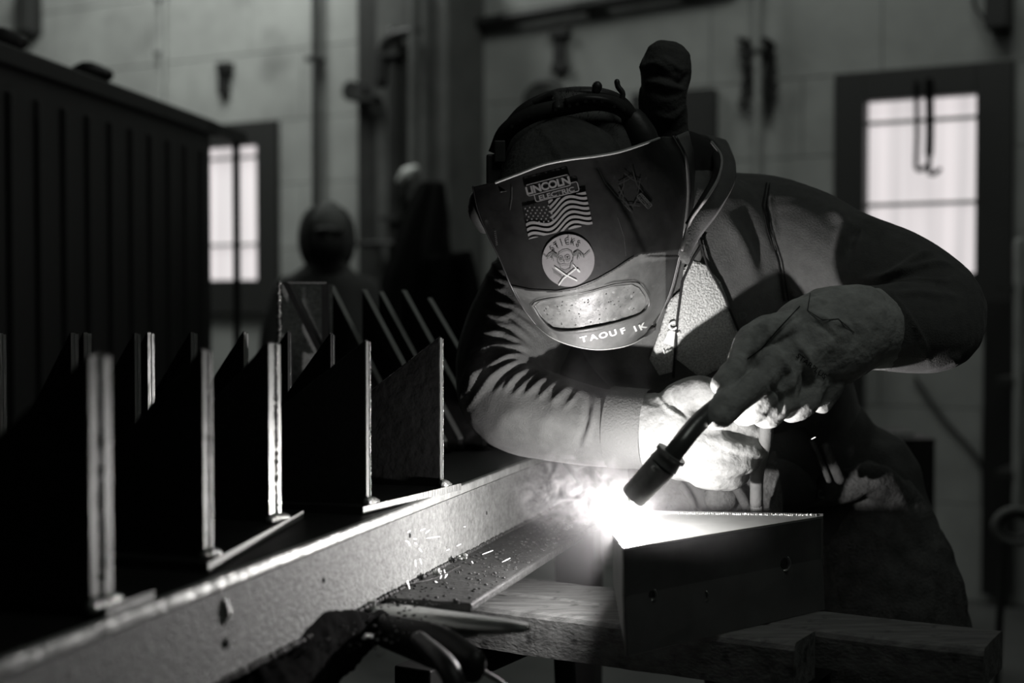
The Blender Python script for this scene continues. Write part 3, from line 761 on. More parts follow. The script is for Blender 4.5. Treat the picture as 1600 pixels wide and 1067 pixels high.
# lip
dirn = Vector((A_.y - B_.y, B_.x - A_.x, 0)).normalized()
if dirn.y > 0: dirn = -dirn
la, lb = dn(A_, zb), dn(B_, zb); lc, ld = dn(A_, zbot) + dirn * .010 + Vector((-.004, 0, 0)), dn(B_, zbot) + dirn * .004
prism('front_lip', [la, lb, ld, lc], [v - dirn * .003 for v in (la, lb, ld, lc)], mat('paler_lip_steel', .15, .4, .35, bump=.1, bscale=60, var=.2, vscale=12), wp)  # lip in a paler tone than the front plate
prism('end_lip', [dn(D_, zb), la, lc], [v + Vector((.003, .002, 0)) for v in (dn(D_, zb), la, lc)], M['plateface'], wp)
bead_line(C_ + Z * .001, B_ + Z * .001 + Vector((-.01, 0, 0)), .0022, M['bead'], wp, 'weld_bead')
prism('back_upstand', [C_ + Z * 0, B_ + Z * 0, B_ + Z * .003, C_ + Z * .004], [v + Vector((0, .003, 0)) for v in (C_, B_, B_ + Z * .003, C_ + Z * .004)], M['plateface'], wp)
bead_line(D_ + Z * .001, A_.lerp(D_, .5) + Z * .001, .002, M['bead'], wp)
def on_front(px, py):
    n_ = dirn; d = ray(px, py); k = (A_ - CAM).dot(n_) / d.dot(n_); return CAM + d * k
for x, y, r in ((1225, 880, .0085), (1099, 931, .006), (1018, 929, .006)):
    c = on_front(x, y) + dirn * .0005; pts = [c + Vector((r * math.cos(a), 0, r * math.sin(a) * 1.2)) for a in np.linspace(-2.3, .9, 9)]
    pts = [p_ + dirn * 0 for p_ in pts]
    tube('bolt_hole_rim', pts, .0013, M['shiny'], wp, 14, 6)
    cyl('bolt_hole', c - dirn * .001, dirn, r * .9, .0013, M['inside'], wp, 18)

# ------------------------------------------------------------------ clamp at the front
t = thing('lever_clamp', 'steel lever clamp with hex bolt resting on the lower flange', 'clamp', G(580, 970, 0.3567))
Lc = catmull([(548, 956, 1.72), (600, 950, 1.70), (700, 962, 1.64), (790, 973, 1.59), (826, 979, 1.575)], 30)
wd = catmull([(.014, .030), (.021, .036), (.020, .030), (.012, .014), (.005, .006)], 30)
vs, fs = [], []
for q, ww in zip(Lc, wd):
    c = P(*q); a, dpt = ww
    for (dx, dz) in ((-.0 - a, -dpt * .75), (-a, -.003), (-a * .7, .0), (a * .7, .0), (a, -.003), (a, -dpt)):
        vs.append(c + Vector((dx * .35, dx * .95, dz)))
for i in range(29):
    for k in range(5): fs.append((i * 6 + k, i * 6 + k + 1, (i + 1) * 6 + k + 1, (i + 1) * 6 + k))
fs.append((0, 1, 2, 3, 4, 5)); fs.append(tuple(29 * 6 + k for k in range(6))[::-1])
o = link('lever_arm', mesh(vs, fs), M['shiny'], t, True); s = o.modifiers.new('s', 'SOLIDIFY'); s.thickness = .0025
cyl('hex_bolt', P(574, 950, 1.701), Z, .0115, .010, M['shiny'], t, 6); cyl('washer', P(574, 953, 1.701), Z, .016, .003, M['dark'], t, 20)
link('dark_lump', remeshed([loft_geo([(P(598, 975, 1.67), .016, .010), (P(530, 1005, 1.60), .040, .014), (P(450, 1055, 1.50), .050, .018), (P(400, 1120, 1.42), .050, .02)], 16, 14)], .005, 3, ([], .006, 30)), M['soot'], t, True)  # lumpy matt black cover put over the dark flange end
loft('clamp_jaw', [(P(600, 985, 1.653), .02, .012), (P(680, 1010, 1.601), .026, .014), (P(740, 1040, 1.549), .02, .014)], M['darker'], t)
loft('clamp_screw', [(P(655, 1000, 1.566), .010), (P(700, 1045, 1.496), .012), (P(720, 1100, 1.479), .012)], M['darker'], t)
o = tube('ground_cable', [P(715, 1005, 1.601), P(735, 1022, 1.592), P(755, 1048, 1.575), P(790, 1072, 1.566), P(850, 1130, 1.566)], .0032, M['rubber']); setorigin(o)
tag(o, 'thin grey cable curving down from the lever clamp', 'cable')
o = tube('welding_wire', [G(582, 922, 0.3624), G(640, 912, 0.3610), G(680, 903, 0.3615), G(720, 884, 0.3615)], .0011, M['flange'], seg=6); setorigin(o)
tag(o, 'thin loose wire lying on the lower flange by the web', 'wire')
for k, (x, y, r) in enumerate(((682, 900, .006), (722, 876, .0065), (575, 1000, .004))):
    bm = bmesh.new(); c = G(x, y, 0.3610) + Z * (r * .7)
    for i in range(12): bmesh.ops.create_icosphere(bm, subdivisions=1, radius=r * random.uniform(.35, .6), matrix=Matrix.Translation(c + Vector([random.uniform(-1, 1) * r for _ in range(2)] + [random.uniform(-.3, .6) * r])))
    o = link('slag_lump', bm_mesh(bm), M['bead'], None, True); setorigin(o)
    tag(o, ['slag lump with sparks at the end of the loose wire', 'slag lump against the web, farther up the flange', 'slag lump near the black lump by the clamp'][k], 'slag')
# grit scattered on flange
bm = bmesh.new(); rr = random.Random(4)
for i in range(420):
    c = BP(UE + .012 + rr.random() * (FL - .02), 1.35 + rr.random() ** 1.0 * .95, ZBOT + .0008)
    bmesh.ops.create_icosphere(bm, subdivisions=1, radius=rr.choice((.0008, .001, .0014, .0022)), matrix=Matrix.Translation(c) @ Matrix.Diagonal((1.4, 1, .7, 1)))
o = link('grit', bm_mesh(bm), M['flange']); tag(o, 'weld spatter grit scattered over the lower flange', 'grit', kind='stuff')
# sparks
SPK = [((637, 832), (641, 829)), ((657, 829), (664, 826)), ((665, 833), (671, 828)), ((667, 841), (687, 838)), ((638, 846), (640, 852)), ((646, 842), (651, 842)),
       ((648, 848), (651, 850)), ((655, 857), (659, 862)), ((649, 875), (650, 885)), ((656, 873), (659, 881)), ((637, 907), (640, 920)), ((636, 908), (637, 912)),
       ((681, 889), (682, 893)), ((694, 890), (696, 898)), ((688, 904), (690, 899)), ((695, 903), (699, 897)), ((680, 908), (683, 910)), ((724, 868), (727, 874)), ((737, 877), (739, 880)),
       ((714, 853), (720, 850)), ((698, 860), (702, 858)), ((754, 866), (770, 860)), ((785, 878), (797, 872)), ((725, 823), (727, 823)), ((634, 845), (637, 846)), ((1268, 686), (1274, 683)), ((1164, 802), (1166, 803))]
for k, (a, b) in enumerate(SPK):
    Y0 = min(on_web(*a).y, G(a[0], a[1], HB).y) * .975 if k < 25 else (2.05 if k == 25 else 1.93)
    p0, p1 = P(*a, Y0), P(*b, Y0); 
    if k > 24: p1 = P(b[0], b[1], Y0)
    o = loft('spark', [(p0, .0004), (p0.lerp(p1, .5), .0007), (p1, .0004)], M['spark'], None, 4, 6); setorigin(o)
    g_ = 'sparks flying over the lower flange'
    if k < 25: tag(o, 'tiny glowing spark flying over the lower flange left of the smoke', 'spark', g_)
    else: tag(o, 'lone spark in front of the dark jacket' if k == 25 else 'lone spark on the bright top plate', 'spark')

# ------------------------------------------------------------------ the welder
wl = thing('person', 'welder in black jacket, leather gloves and stickered helmet bending over the work piece', 'person', Vector((.47, 2.42, 0)))
def J(px, py, Y, ra, rb=None): return (P(px, py, Y), ra, rb if rb else ra)
# inner body: head, neck, torso, arms, legs as one figure
Rg = [  # torso path from waist to neck
    J(1265, 800, 2.46, .15, .11), J(1215, 690, 2.45, .155, .12), J(1140, 560, 2.33, .180, .130), J(1080, 450, 2.25, .198, .125), J(1040, 360, 2.20, .15, .10), J(1010, 300, 2.19, .085, .085)]
armL = [J(1130, 350, 2.25, .085), J(1225, 362, 2.24, .082), J(1300, 398, 2.18, .080), J(1385, 432, 2.14, .078), J(1452, 482, 2.09, .078), J(1452, 512, 2.05, .068), J(1395, 512, 2.01, .062), J(1345, 512, 1.985, .055)]
armR = [J(960, 430, 2.28, .085), J(875, 430, 2.28, .092), J(818, 500, 2.26, .086), J(790, 580, 2.22, .080), J(800, 630, 2.17, .070), J(870, 655, 2.14, .065), J(940, 668, 2.11, .059), J(985, 670, 2.09, .056)]
torsoL = [J(930, 440, 2.32, .13, .10), J(930, 560, 2.42, .14, .11), J(1010, 700, 2.44, .13, .10), J(1090, 790, 2.46, .12, .10)]
head = [J(925, 205, 2.14, .05), J(915, 235, 2.13, .085, .09), J(915, 285, 2.11, .082, .10), J(920, 335, 2.08, .062, .085), J(925, 380, 2.07, .045, .06)]
neck = [J(930, 290, 2.13, .06), J(975, 310, 2.19, .06), J(1020, 350, 2.26, .075)]
def shrink(path, k): return [(p, a * k, b * k) for p, a, b in path]
px_, py_ = P(1290, 800, 2.46).x, 2.46
legs = []
hipz = P(1265, 800, 2.46).z
for s, fx in ((-1, -.02), (1, .06)):
    legs.append([(Vector((px_ - .02 + s * .09, 2.46, hipz + .05)), .10, .11), (Vector((px_ + s * .11 + fx, 2.42, .62)), .085, .09), (Vector((px_ + s * .12 + fx, 2.46, .48)), .07, .07), (Vector((px_ + s * .13 + fx, 2.50, .08)), .05, .05)])
glL_core = [J(1345, 512, 1.985, .03), J(1230, 560, 1.935, .035, .02), J(1190, 590, 1.91, .022, .014)]
glR_core = [J(985, 670, 2.09, .03), J(1060, 682, 2.06, .03, .018), J(1100, 695, 2.04, .022, .014)]
body = link('body', remeshed([loft_geo(shrink(Rg, .86), 30, 24), loft_geo(shrink(armL, .72), 24, 14), loft_geo(shrink(armR, .72), 24, 14), loft_geo(head, 16, 18), loft_geo(neck, 10, 14)]
        + [loft_geo(shrink(l, .9), 16, 14) for l in legs] + [loft_geo(glL_core, 10, 10), loft_geo(glR_core, 10, 10)], .009, 3), M['skin'], wl, True)
# trousers and boots
tr_parts = [loft_geo([J(1225, 700, 2.46, .155, .12), J(1265, 800, 2.46, .17, .13), (Vector((px_, 2.46, hipz - .03)), .16, .125)], 12, 20)] + [loft_geo(l, 18, 16) for l in legs]
trousers = link('trousers', remeshed(tr_parts, .009, 4, ([([(1040, 740), (1090, 800)], 8, .006), ([(1130, 720), (1150, 800)], 8, .006), ([(1290, 700), (1330, 760)], 7, .008), ([(1310, 700), (1345, 750)], 5, .006)], .006, 8)), M['trousers'], wl, True)
for l in legs:
    e = l[-1][0]; loft('boot', [(Vector((e.x, e.y + .04, .06)), .05, .055), (Vector((e.x, e.y - .05, .055)), .052, .05), (Vector((e.x, e.y - .17, .045)), .045, .04)], M['leatherblack'], wl, 12, 14, hint=Vector((0, 0, 1)))
# jacket: one continuous surface, creased
foldsR = [([(752, 400), (770, 412), (790, 428)], 4.7, 0.0063), ([(757, 428), (775, 436), (795, 442)], 3.9, 0.0063), ([(770, 450), (790, 452)], 3.9, 0.0045),
    ([(752, 520), (785, 522), (825, 543)], 4.7, 0.0099), ([(760, 535), (800, 540), (828, 548)], 3.1, 0.0054), ([(737, 555), (775, 543), (820, 548)], 4.7, 0.0099),
    ([(738, 578), (775, 560), (818, 556)], 3.9, 0.0090), ([(726, 620), (745, 590), (790, 566), (820, 560)], 5.5, 0.0108), ([(755, 610), (780, 582), (818, 566)], 4.7, 0.0090),
    ([(785, 612), (805, 592), (830, 576)], 3.9, 0.0081), ([(820, 618), (840, 600), (858, 588)], 3.9, 0.0063), ([(860, 632), (878, 614), (893, 602)], 4.7, 0.0054),
    ([(900, 705), (912, 670), (918, 640), (918, 612)], 5.5, -0.0054), ([(910, 700), (925, 660), (930, 620)], 4.7, 0.0045), ([(780, 500), (800, 490), (850, 530)], 4.7, 0.0063),
    ([(760, 470), (800, 478), (840, 500)], 4.7, 0.0054), ([(958, 615), (953, 650), (955, 720)], 2.3, -0.0032), ([(962, 615), (958, 650), (960, 722)], 1.6, 0.0027),
    ([(742, 566), (775, 549), (815, 552)], 3, .005), ([(731, 600), (760, 574), (812, 558)], 3.5, .006), ([(728, 640), (760, 600), (812, 566)], 3.5, .006), ([(770, 615), (792, 594), (824, 572)], 3, .005),
    ([(800, 620), (822, 598), (846, 580)], 3, .005), ([(838, 626), (858, 606), (875, 592)], 3, .004), ([(720, 640), (722, 600), (740, 560)], 5, .005), ([(880, 640), (896, 622), (908, 606)], 3, .003),
    ([(840, 700), (850, 660), (872, 636)], 12, .003), ([(770, 680), (790, 650), (820, 636)], 12, .003), ([(752, 488), (790, 500), (832, 530)], 4, .007), ([(765, 505), (800, 512), (832, 536)], 3, .005)]
foldsL = [([(1300, 322), (1320, 350), (1310, 400)], 10, .010), ([(1345, 350), (1330, 370), (1325, 410)], 8, -.010), ([(1350, 340), (1370, 350), (1385, 362)], 8, .006),
    ([(1340, 440), (1390, 430), (1440, 400), (1460, 396)], 6, .008), ([(1370, 438), (1410, 425), (1460, 412), (1490, 415)], 5, .007), ([(1380, 450), (1430, 440), (1490, 440)], 5, .006), ([(1385, 462), (1430, 458), (1500, 465)], 5, .006),
    ([(1375, 445), (1410, 480), (1440, 530), (1452, 570)], 3, .005), ([(1200, 285), (1198, 320), (1215, 400)], 3, -.005), ([(1204, 285), (1203, 320), (1220, 400)], 3, .004),
    ([(1130, 330), (1160, 380), (1180, 430)], 14, .008), ([(1160, 320), (1185, 380), (1200, 440)], 12, -.006), ([(1440, 575), (1480, 562), (1500, 556)], 8, .006)]
jparts = [loft_geo(Rg, 40, 32), loft_geo(torsoL, 24, 24), loft_geo(armL, 40, 20), loft_geo(armR, 40, 20)]
jm = remeshed(jparts, .0042, 5, (foldsR + foldsL, .004, 7))
jacket = link('jacket', jm, M['jacket'], wl, True)
jb = bvh_of(jacket)
# cuffs
loft('cuff', [J(957, 667, 2.10, .061, .059), J(985, 669, 2.09, .060), J(1014, 671, 2.08, .059)], M['cuff'], jacket, 8, 26, caps=False)
loft('cuff', [J(1400, 512, 2.015, .060), J(1372, 512, 2.0, .060), J(1350, 511, 1.99, .058)], M['jacket'], jacket, 8, 24)
# stand-up collar: curved band round the neck, open at front
def band(name, Lp, Rp, m, par, th=.006, n=40):
    a = catmull(Lp, n); b = catmull(Rp, n); k = 6; vs, fs = [], []
    for i in range(n):
        p0, p1 = P(*a[i]), P(*b[i])
        for j in range(k + 1):
            u = j / k; q = p0.lerp(p1, u); q.y -= .010 * math.sin(u * PI); vs.append(q)
    for i in range(n - 1):
        for j in range(k): c = i * (k + 1) + j; fs.append((c, c + 1, c + k + 2, c + k + 1))
    o = link(name, mesh(vs, fs), m, par, True); s = o.modifiers.new('s', 'SOLIDIFY'); s.thickness = th; s.offset = 0; return o
band('collar', [(1030, 290, 2.193), (1052, 240, 2.257), (1085, 214, 2.243), (1112, 222, 2.212), (1126, 245, 2.167), (1122, 275, 2.087), (1102, 310, 2.015), (1078, 345, 2.000), (1062, 400, 1.992)],
     [(1050, 330, 2.150), (1100, 260, 2.247), (1128, 222, 2.258), (1140, 240, 2.220), (1146, 262, 2.153), (1142, 290, 2.102), (1118, 332, 2.030), (1088, 372, 2.015), (1070, 412, 2.008)], M['jacket'], jacket, .009)
band('collar_lining', [(1020, 300, 2.155), (1060, 250, 2.226), (1088, 226, 2.243), (1106, 236, 2.214), (1116, 255, 2.153), (1112, 280, 2.095), (1094, 312, 2.023), (1072, 350, 2.008)],
     [(1040, 330, 2.113), (1080, 270, 2.201), (1086, 222, 2.250), (1112, 226, 2.220), (1125, 248, 2.169), (1121, 277, 2.095), (1101, 312, 2.023), (1076, 350, 2.008)], M['inside'], jacket, .004)
o = tube('zip_teeth', [P(1112, 222, 2.147), P(1127, 245, 2.100), P(1123, 276, 2.020), P(1103, 311, 1.948), P(1079, 346, 1.992), P(1066, 390, 1.985)], .0022, M['sticker'], jacket, 40, 6)
# throat shadow: added black filler so the open collar reads black
loft('throat_shadow', [J(1000, 300, 2.17, .075), J(1050, 290, 2.21, .09, .07), J(1085, 300, 2.24, .08, .06)], M['inside'], jacket, 12, 16)
# fleece panels, zip, logo on the chest
fl = [((1068, 420), (1082, 405), (1100, 412), (1125, 440), (1155, 520), (1150, 560), (1095, 590), (1057, 560), (1060, 500)), ((1062, 455), (1056, 560), (1050, 580), (1030, 585), (1015, 560), (1030, 520), (1045, 470))]
for k, pl in enumerate(fl):
    V2, F2 = fill2d([tuple(p) for p in pl], 7); o = drape('fleece_panel', V2, F2, jb, .004, M['fleece'], jacket, .004)
    if k == 0: fleece0 = o
V2, F2 = fill2d([(1084, 360), (1092, 372), (1097, 400), (1090, 414), (1078, 412), (1066, 402)], 6); o = drape('mesh_panel', V2, F2, jb, .004, M['stickermid'], jacket, .003); o['label'] = 'grey woven mesh patch'
V2, F2 = ribbon2d([(1098, 380), (1082, 405), (1066, 440), (1058, 500), (1054, 560), (1052, 590)], 3.5); drape('zip', V2, F2, jb, .007, M['seam'], jacket, .003)
V2, F2 = ribbon2d([(1092, 370), (1105, 415), (1130, 460), (1160, 530)], 3); drape('seam', V2, F2, jb, .007, M['seam'], jacket, .002)
V2, F2 = ribbon2d([(1198, 285), (1192, 320), (1200, 360), (1216, 410), (1226, 470)], 2.2); drape('seam', V2, F2, jb, .002, M['seam'], jacket, .001)
V2, F2 = ribbon2d([(1203, 285), (1198, 320), (1206, 360), (1222, 410), (1232, 470)], 1.2); drape('seam', V2, F2, jb, .002, M['seam'], jacket, .001)
logo = merge2d(fill2d([(1045, 516), (1055, 518), (1052, 541), (1036, 535)], 4), text2d('C', 1050, 510, 20, 12, 1, .04), text2d('n', 1060, 521, 20, 7, 1, .03), text2d('Jen', 1044, 549, 18, 9, 1, .03))
o = drape('chest_logo', *logo, jb, .010, M['white'], jacket); o['label'] = 'white printed logo with letters on the fleece'
o = drape('chest_lettering', *text2d('iUD', 1152, 495, 12, 11, 1.2, .01), jb, .004, M['stickermid'], jacket); o['label'] = 'small dark grey printed letters'

for xs in (952, 958):
    V2, F2 = ribbon2d([(xs, 612), (xs - 3, 650), (xs - 2, 690), (xs + 2, 724)], 1.3); drape('seam', V2, F2, jb, .0015, M['seam'], jacket)
# --- gloves
gl = [loft_geo([J(1352, 512, 1.985, .058), J(1325, 516, 1.97, .066, .060), J(1285, 532, 1.95, .070, .056), J(1245, 556, 1.945, .063, .062), J(1205, 580, 1.93, .056, .062), J(1178, 600, 1.92, .044, .052)], 26, 24),
      loft_geo([J(1245, 515, 1.925, .026), J(1205, 515, 1.90, .022), J(1173, 530, 1.88, .018), J(1150, 568, 1.85, .0165), J(1130, 600, 1.83, .0145)], 18, 14),
      loft_geo([J(1205, 572, 1.88, .026), J(1172, 602, 1.85, .023), J(1142, 632, 1.815, .021), J(1121, 652, 1.80, .0185)], 14, 14),
      loft_geo([J(1215, 598, 1.885, .025), J(1190, 625, 1.875, .021), J(1165, 645, 1.89, .018), J(1150, 645, 1.92, .015)], 14, 12),
      loft_geo([J(1238, 610, 1.90, .025), J(1218, 636, 1.885, .020), J(1200, 650, 1.89, .017), J(1185, 645, 1.91, .015)], 14, 12),
      loft_geo([J(1268, 598, 1.915, .026), J(1258, 628, 1.90, .019), J(1240, 642, 1.90, .016), J(1225, 642, 1.92, .014)], 14, 12),
      loft_geo([J(1290, 560, 1.94, .034), J(1290, 600, 1.935, .026), J(1286, 628, 1.93, .018)], 10, 12)]
gf = [([(1172, 522), (1195, 540), (1235, 500), (1262, 468)], 4, .0), ([(1185, 548), (1205, 530), (1240, 500), (1270, 480)], 2.5, -.004), ([(1190, 560), (1160, 590), (1140, 612)], 2.5, -.004),
      ([(1270, 490), (1300, 505), (1335, 510)], 5, .003), ([(1262, 500), (1290, 515), (1310, 540)], 4, -.003), ([(1240, 530), (1262, 560), (1275, 600)], 5, .005), ([(1255, 570), (1262, 600), (1250, 630)], 5, -.006),
      ([(1225, 560), (1240, 590), (1238, 620)], 5, .005), ([(1285, 480), (1300, 530), (1290, 560)], 6, .003), ([(1320, 480), (1335, 520), (1325, 560)], 6, -.003), ([(1200, 600), (1220, 620), (1222, 645)], 3, -.005)]
gloveL = link('glove', remeshed(gl, .0028, 3, (gf, .005, 17)), M['leather'], wl, True); gloveL['label'] = 'dusty grey suede work glove on the upper hand'
gb = bvh_of(gloveL)
V2, F2 = ribbon2d([(1168, 560), (1190, 545), (1215, 515), (1250, 478)], 1.6); drape('seam', V2, F2, gb, .0012, M['seam'], gloveL)
V2, F2 = ribbon2d([(1266, 458), (1262, 485), (1285, 500), (1310, 498), (1335, 520)], 1.4); drape('seam', V2, F2, gb, .0012, M['leatherdark'], gloveL)
o = drape('glove_lettering', *text2d('STARPLUS', 1268, 572, -38, 8, 1.1, .01), gb, .0014, M['stickerdark'], gloveL); o['label'] = 'small dark stamped letters'
# torn cuff lining
loft('glove_cuff_edge', [J(1372, 520, 1.995, .054, .056), J(1362, 516, 1.990, .060, .06), J(1350, 513, 1.985, .060, .060)], M['leather'], gloveL, 6, 24)
gr = [loft_geo([J(1008, 672, 2.080, 0.0541, .05), J(1040, 676, 2.065, 0.0582, .048), J(1080, 690, 2.050, 0.0603, .044), J(1115, 705, 2.040, 0.0520, .038)], 20, 22),
      loft_geo([J(1035, 648, 2.075, 0.0291), J(1062, 626, 2.050, 0.0270), J(1092, 612, 2.030, 0.0239), J(1112, 614, 2.020, 0.0208)], 14, 14),
      loft_geo([J(1095, 668, 2.025, 0.0250), J(1140, 660, 2.025, 0.0208), J(1178, 672, 2.035, 0.0187), J(1190, 688, 2.055, 0.0166)], 14, 12),
      loft_geo([J(1090, 690, 2.020, 0.0250), J(1140, 700, 2.015, 0.0208), J(1175, 702, 2.025, 0.0177), J(1186, 708, 2.050, 0.0156)], 14, 12),
      loft_geo([J(1085, 715, 2.025, 0.0239), J(1132, 726, 2.015, 0.0208), J(1165, 722, 2.025, 0.0177), J(1176, 720, 2.050, 0.0156)], 14, 12),
      loft_geo([J(1075, 728, 2.030, 0.0229), J(1112, 746, 2.025, 0.0187), J(1143, 748, 2.030, 0.0166), J(1158, 742, 2.050, 0.0135)], 14, 12)]
gfr = [([(1020, 610), (1045, 640), (1075, 655)], 3, .004), ([(1045, 615), (1055, 640), (1080, 655)], 4, -.005), ([(1110, 660), (1150, 682), (1190, 692)], 4, -.004), ([(1100, 690), (1150, 712), (1185, 715)], 3, -.003), ([(1090, 735), (1130, 738), (1165, 735)], 3, -.003)]
gloveR = link('glove', remeshed(gr, .0028, 3, (gfr, .003, 26)), M['leatherdim'], wl, True); gloveR['label'] = 'pale leather glove lit white by the arc'
# --- head gear
hb = bvh_of(body)
cH = P(893, 258, 2.12)
def hp(th, ph, r=1.0):   # skull point; th around, ph up
    return cH + Vector((.112 * r * math.cos(ph) * math.cos(th), .125 * r * math.cos(ph) * math.sin(th), .118 * r * math.sin(ph)))
bm = bmesh.new(); bmesh.ops.create_uvsphere(bm, u_segments=40, v_segments=24, radius=1, matrix=Matrix.Translation(cH) @ Matrix.Diagonal((.108, .118, .110, 1)))
hair = link('hair', bm_mesh(bm), M['hair'], wl, True)
bm = bmesh.new(); rr = random.Random(2)
for i in range(2600):
    th = rr.uniform(0, 2 * PI); ph = math.asin(rr.uniform(.1, 1)); b0 = hp(th, ph, .91); d = (b0 - cH).normalized(); d = (d + Vector([rr.uniform(-.5, .5) for _ in range(3)])).normalized()
    s = d.cross(Vector((0, 1, .2))).normalized() * .0005; tip = b0 + d * rr.uniform(.006, .012)
    bm.faces.new([bm.verts.new(b0 + s), bm.verts.new(b0 - s), bm.verts.new(tip)])
o = link('stubble', bm_mesh(bm), M['hair'], hair); o['kind'] = 'stuff'
def strap(name, pts, wdt, th, m, par, n=40):
    """flat strap following px points (px,py,Y), width along image normal"""
    q = catmull(pts, n); vs, fs = [], []
    for i in range(n):
        a = q[max(0, i - 1)]; b = q[min(n - 1, i + 1)]; t = np.array([b[0] - a[0], b[1] - a[1]]); t /= np.linalg.norm(t); nn = np.array([-t[1], t[0]])
        for s in (-1, 0, 1): vs.append(P(q[i][0] + nn[0] * wdt / 2 * s, q[i][1] + nn[1] * wdt / 2 * s, q[i][2] + (0.006 if s else 0)))
    for i in range(n - 1):
        for s in range(2): k = i * 3 + s; fs.append((k, k + 1, k + 4, k + 3))
    o = link(name, mesh(vs, fs), m, par, True); sm = o.modifiers.new('s', 'SOLIDIFY'); sm.thickness = th; sm.offset = 0; return o
gear = M['gear']
hg = strap('headgear_band', [(776, 240, 2.06), (792, 205, 2.03), (830, 180, 2.01), (880, 168, 2.0), (935, 160, 2.0), (975, 172, 2.03), (998, 205, 2.07)], 25, .004, gear, wl)
strap('headgear_band', [(786, 208, 2.10), (820, 170, 2.08), (870, 148, 2.08), (930, 145, 2.08), (970, 158, 2.10), (995, 190, 2.12)], 15, .004, gear, wl)
strap('headgear_band', [(812, 175, 2.12), (845, 160, 2.06), (868, 150, 2.02), (872, 170, 1.99)], 14, .004, gear, wl, 20)
strap('headgear_strap', [(884, 162, 1.995), (915, 154, 1.985), (950, 158, 1.99), (975, 175, 2.01)], 14, .003, M['dark'], wl, 24)
for x, y, Y in ((890, 166, 1.975), (902, 163, 1.973), (915, 159, 1.972), (928, 158, 1.972), (941, 159, 1.974), (960, 167, 1.985), (800, 198, 1.985), (812, 189, 1.98), (826, 182, 1.978), (868, 172, 1.975)):
    cyl('strap_hole', P(x, y, Y), Vector((0, -1, .1)).normalized(), .0026, .002, M['inside'], hg, 6)
# adjusters and tabs
loft('ratchet_knob', [J(990, 190, 2.06, .020), J(1003, 212, 2.06, .022), J(1012, 232, 2.06, .02)], gear, wl, 8, 10)
box('strap_buckle', P(781, 238, 2.04), (.008, .012, .016), gear, wl, bevel=.002); box('strap_buckle', P(772, 268, 2.05), (.011, .014, .024), gear, wl, bevel=.003)
tube('strap_end', [P(968, 170, 2.03), P(971, 158, 2.03), P(973, 146, 2.03), P(966, 136, 2.03), P(964, 128, 2.03)], .0042, gear, wl, 14, 8); loft('tab_knob', [J(931, 143, 2.05, .006), J(933, 135, 2.05, .0075)], gear, wl, 4, 8)
# leather cap flap rising behind the visor rim
vs, fs = [], []; n, m = 44, 20
top = catmull([(775, 290), (785, 262), (800, 228), (830, 202), (862, 187), (890, 181), (925, 194), (955, 212), (970, 235), (976, 258)], n + 1)
for i in range(n + 1):
    u = i / n; bx = 782 + (985 - 782) * u; by = 300 - 20 * u
    for j in range(m + 1):
        v = j / m; x = top[i][0] * (1 - v) + bx * v; y = top[i][1] * (1 - v) + by * v
        Y = 2.02 - .085 * math.sin(v * PI / 2) - .02 * math.sin(u * PI) - .007 * math.exp(-((x - (842 + (y - 190) * .62)) / 7) ** 2)
        vs.append(P(x, y, Y))
for i in range(n):
    for j in range(m): k = i * (m + 1) + j; fs.append((k, k + 1, k + m + 2, k + m + 1))
o = link('leather_cap', mesh(vs, fs), M['leatherblack'], wl, True); s = o.modifiers.new('s', 'SOLIDIFY'); s.thickness = .004

# --- helmet shell
Lc_ = [(739, 292), (746, 325), (760, 362), (780, 402), (798, 446), (818, 482), (838, 508)]
Rc_ = [(1052, 214), (1070, 250), (1075, 300), (1070, 352), (1060, 405), (1046, 458), (1022, 512)]
Tc_ = [(739, 292), (775, 283), (812, 269), (850, 255), (890, 247), (930, 242), (968, 235), (1005, 223), (1030, 214), (1052, 214)]
Bc_ = [(838, 508), (862, 527), (895, 540), (935, 546), (975, 541), (1002, 529), (1022, 512)]
NU, NV = 190, 190
Lq, Rq = catmull(Lc_, NV + 1), catmull(Rc_, NV + 1); Tq, Bq = catmull(Tc_, NU + 1), catmull(Bc_, NU + 1)
def ridge(x):   # ridge line above the window bezel
    return float(np.interp(x, [795, 830, 870, 900, 930, 960, 985, 1000, 1060], [446, 453, 455, 450, 438, 421, 404, 396, 390]))
WIN = [(832, 477), (840, 470), (870, 464), (920, 455), (960, 444), (990, 441), (1002, 447), (1012, 462), (1014, 476), (1004, 489), (975, 501), (930, 512), (885, 518), (862, 514), (845, 498)]
WINn = np.array(WIN, float)
def in_win(x, y):
    c = False; n = len(WINn)
    dmin = 1e9
    for i in range(n):
        a, b = WINn[i], WINn[(i + 1) % n]
        if (a[1] > y) != (b[1] > y) and x < (b[0] - a[0]) * (y - a[1]) / (b[1] - a[1]) + a[0]: c = not c
        t = max(0, min(1, ((x - a[0]) * (b[0] - a[0]) + (y - a[1]) * (b[1] - a[1])) / ((b[0] - a[0]) ** 2 + (b[1] - a[1]) ** 2)))
        dmin = min(dmin, math.hypot(x - a[0] - t * (b[0] - a[0]), y - a[1] - t * (b[1] - a[1])))
    return dmin if c else -dmin
def hdepth(u, x, y):
    s = (2 * u - 1 + .10)
    Y = 1.90 + .03 * (y - 230) / 220 + .070 * abs(s) ** 2.2 + (.02 * max(0, s) ** 3)
    rd = y - ridge(x)
    Y += .012 * max(0, (y - 330) / 120) ** 2
    if rd > 0: Y += .0003 * rd + .012 * min(1, rd / 14)
    return Y
vs, fs = [], []
grid2 = []
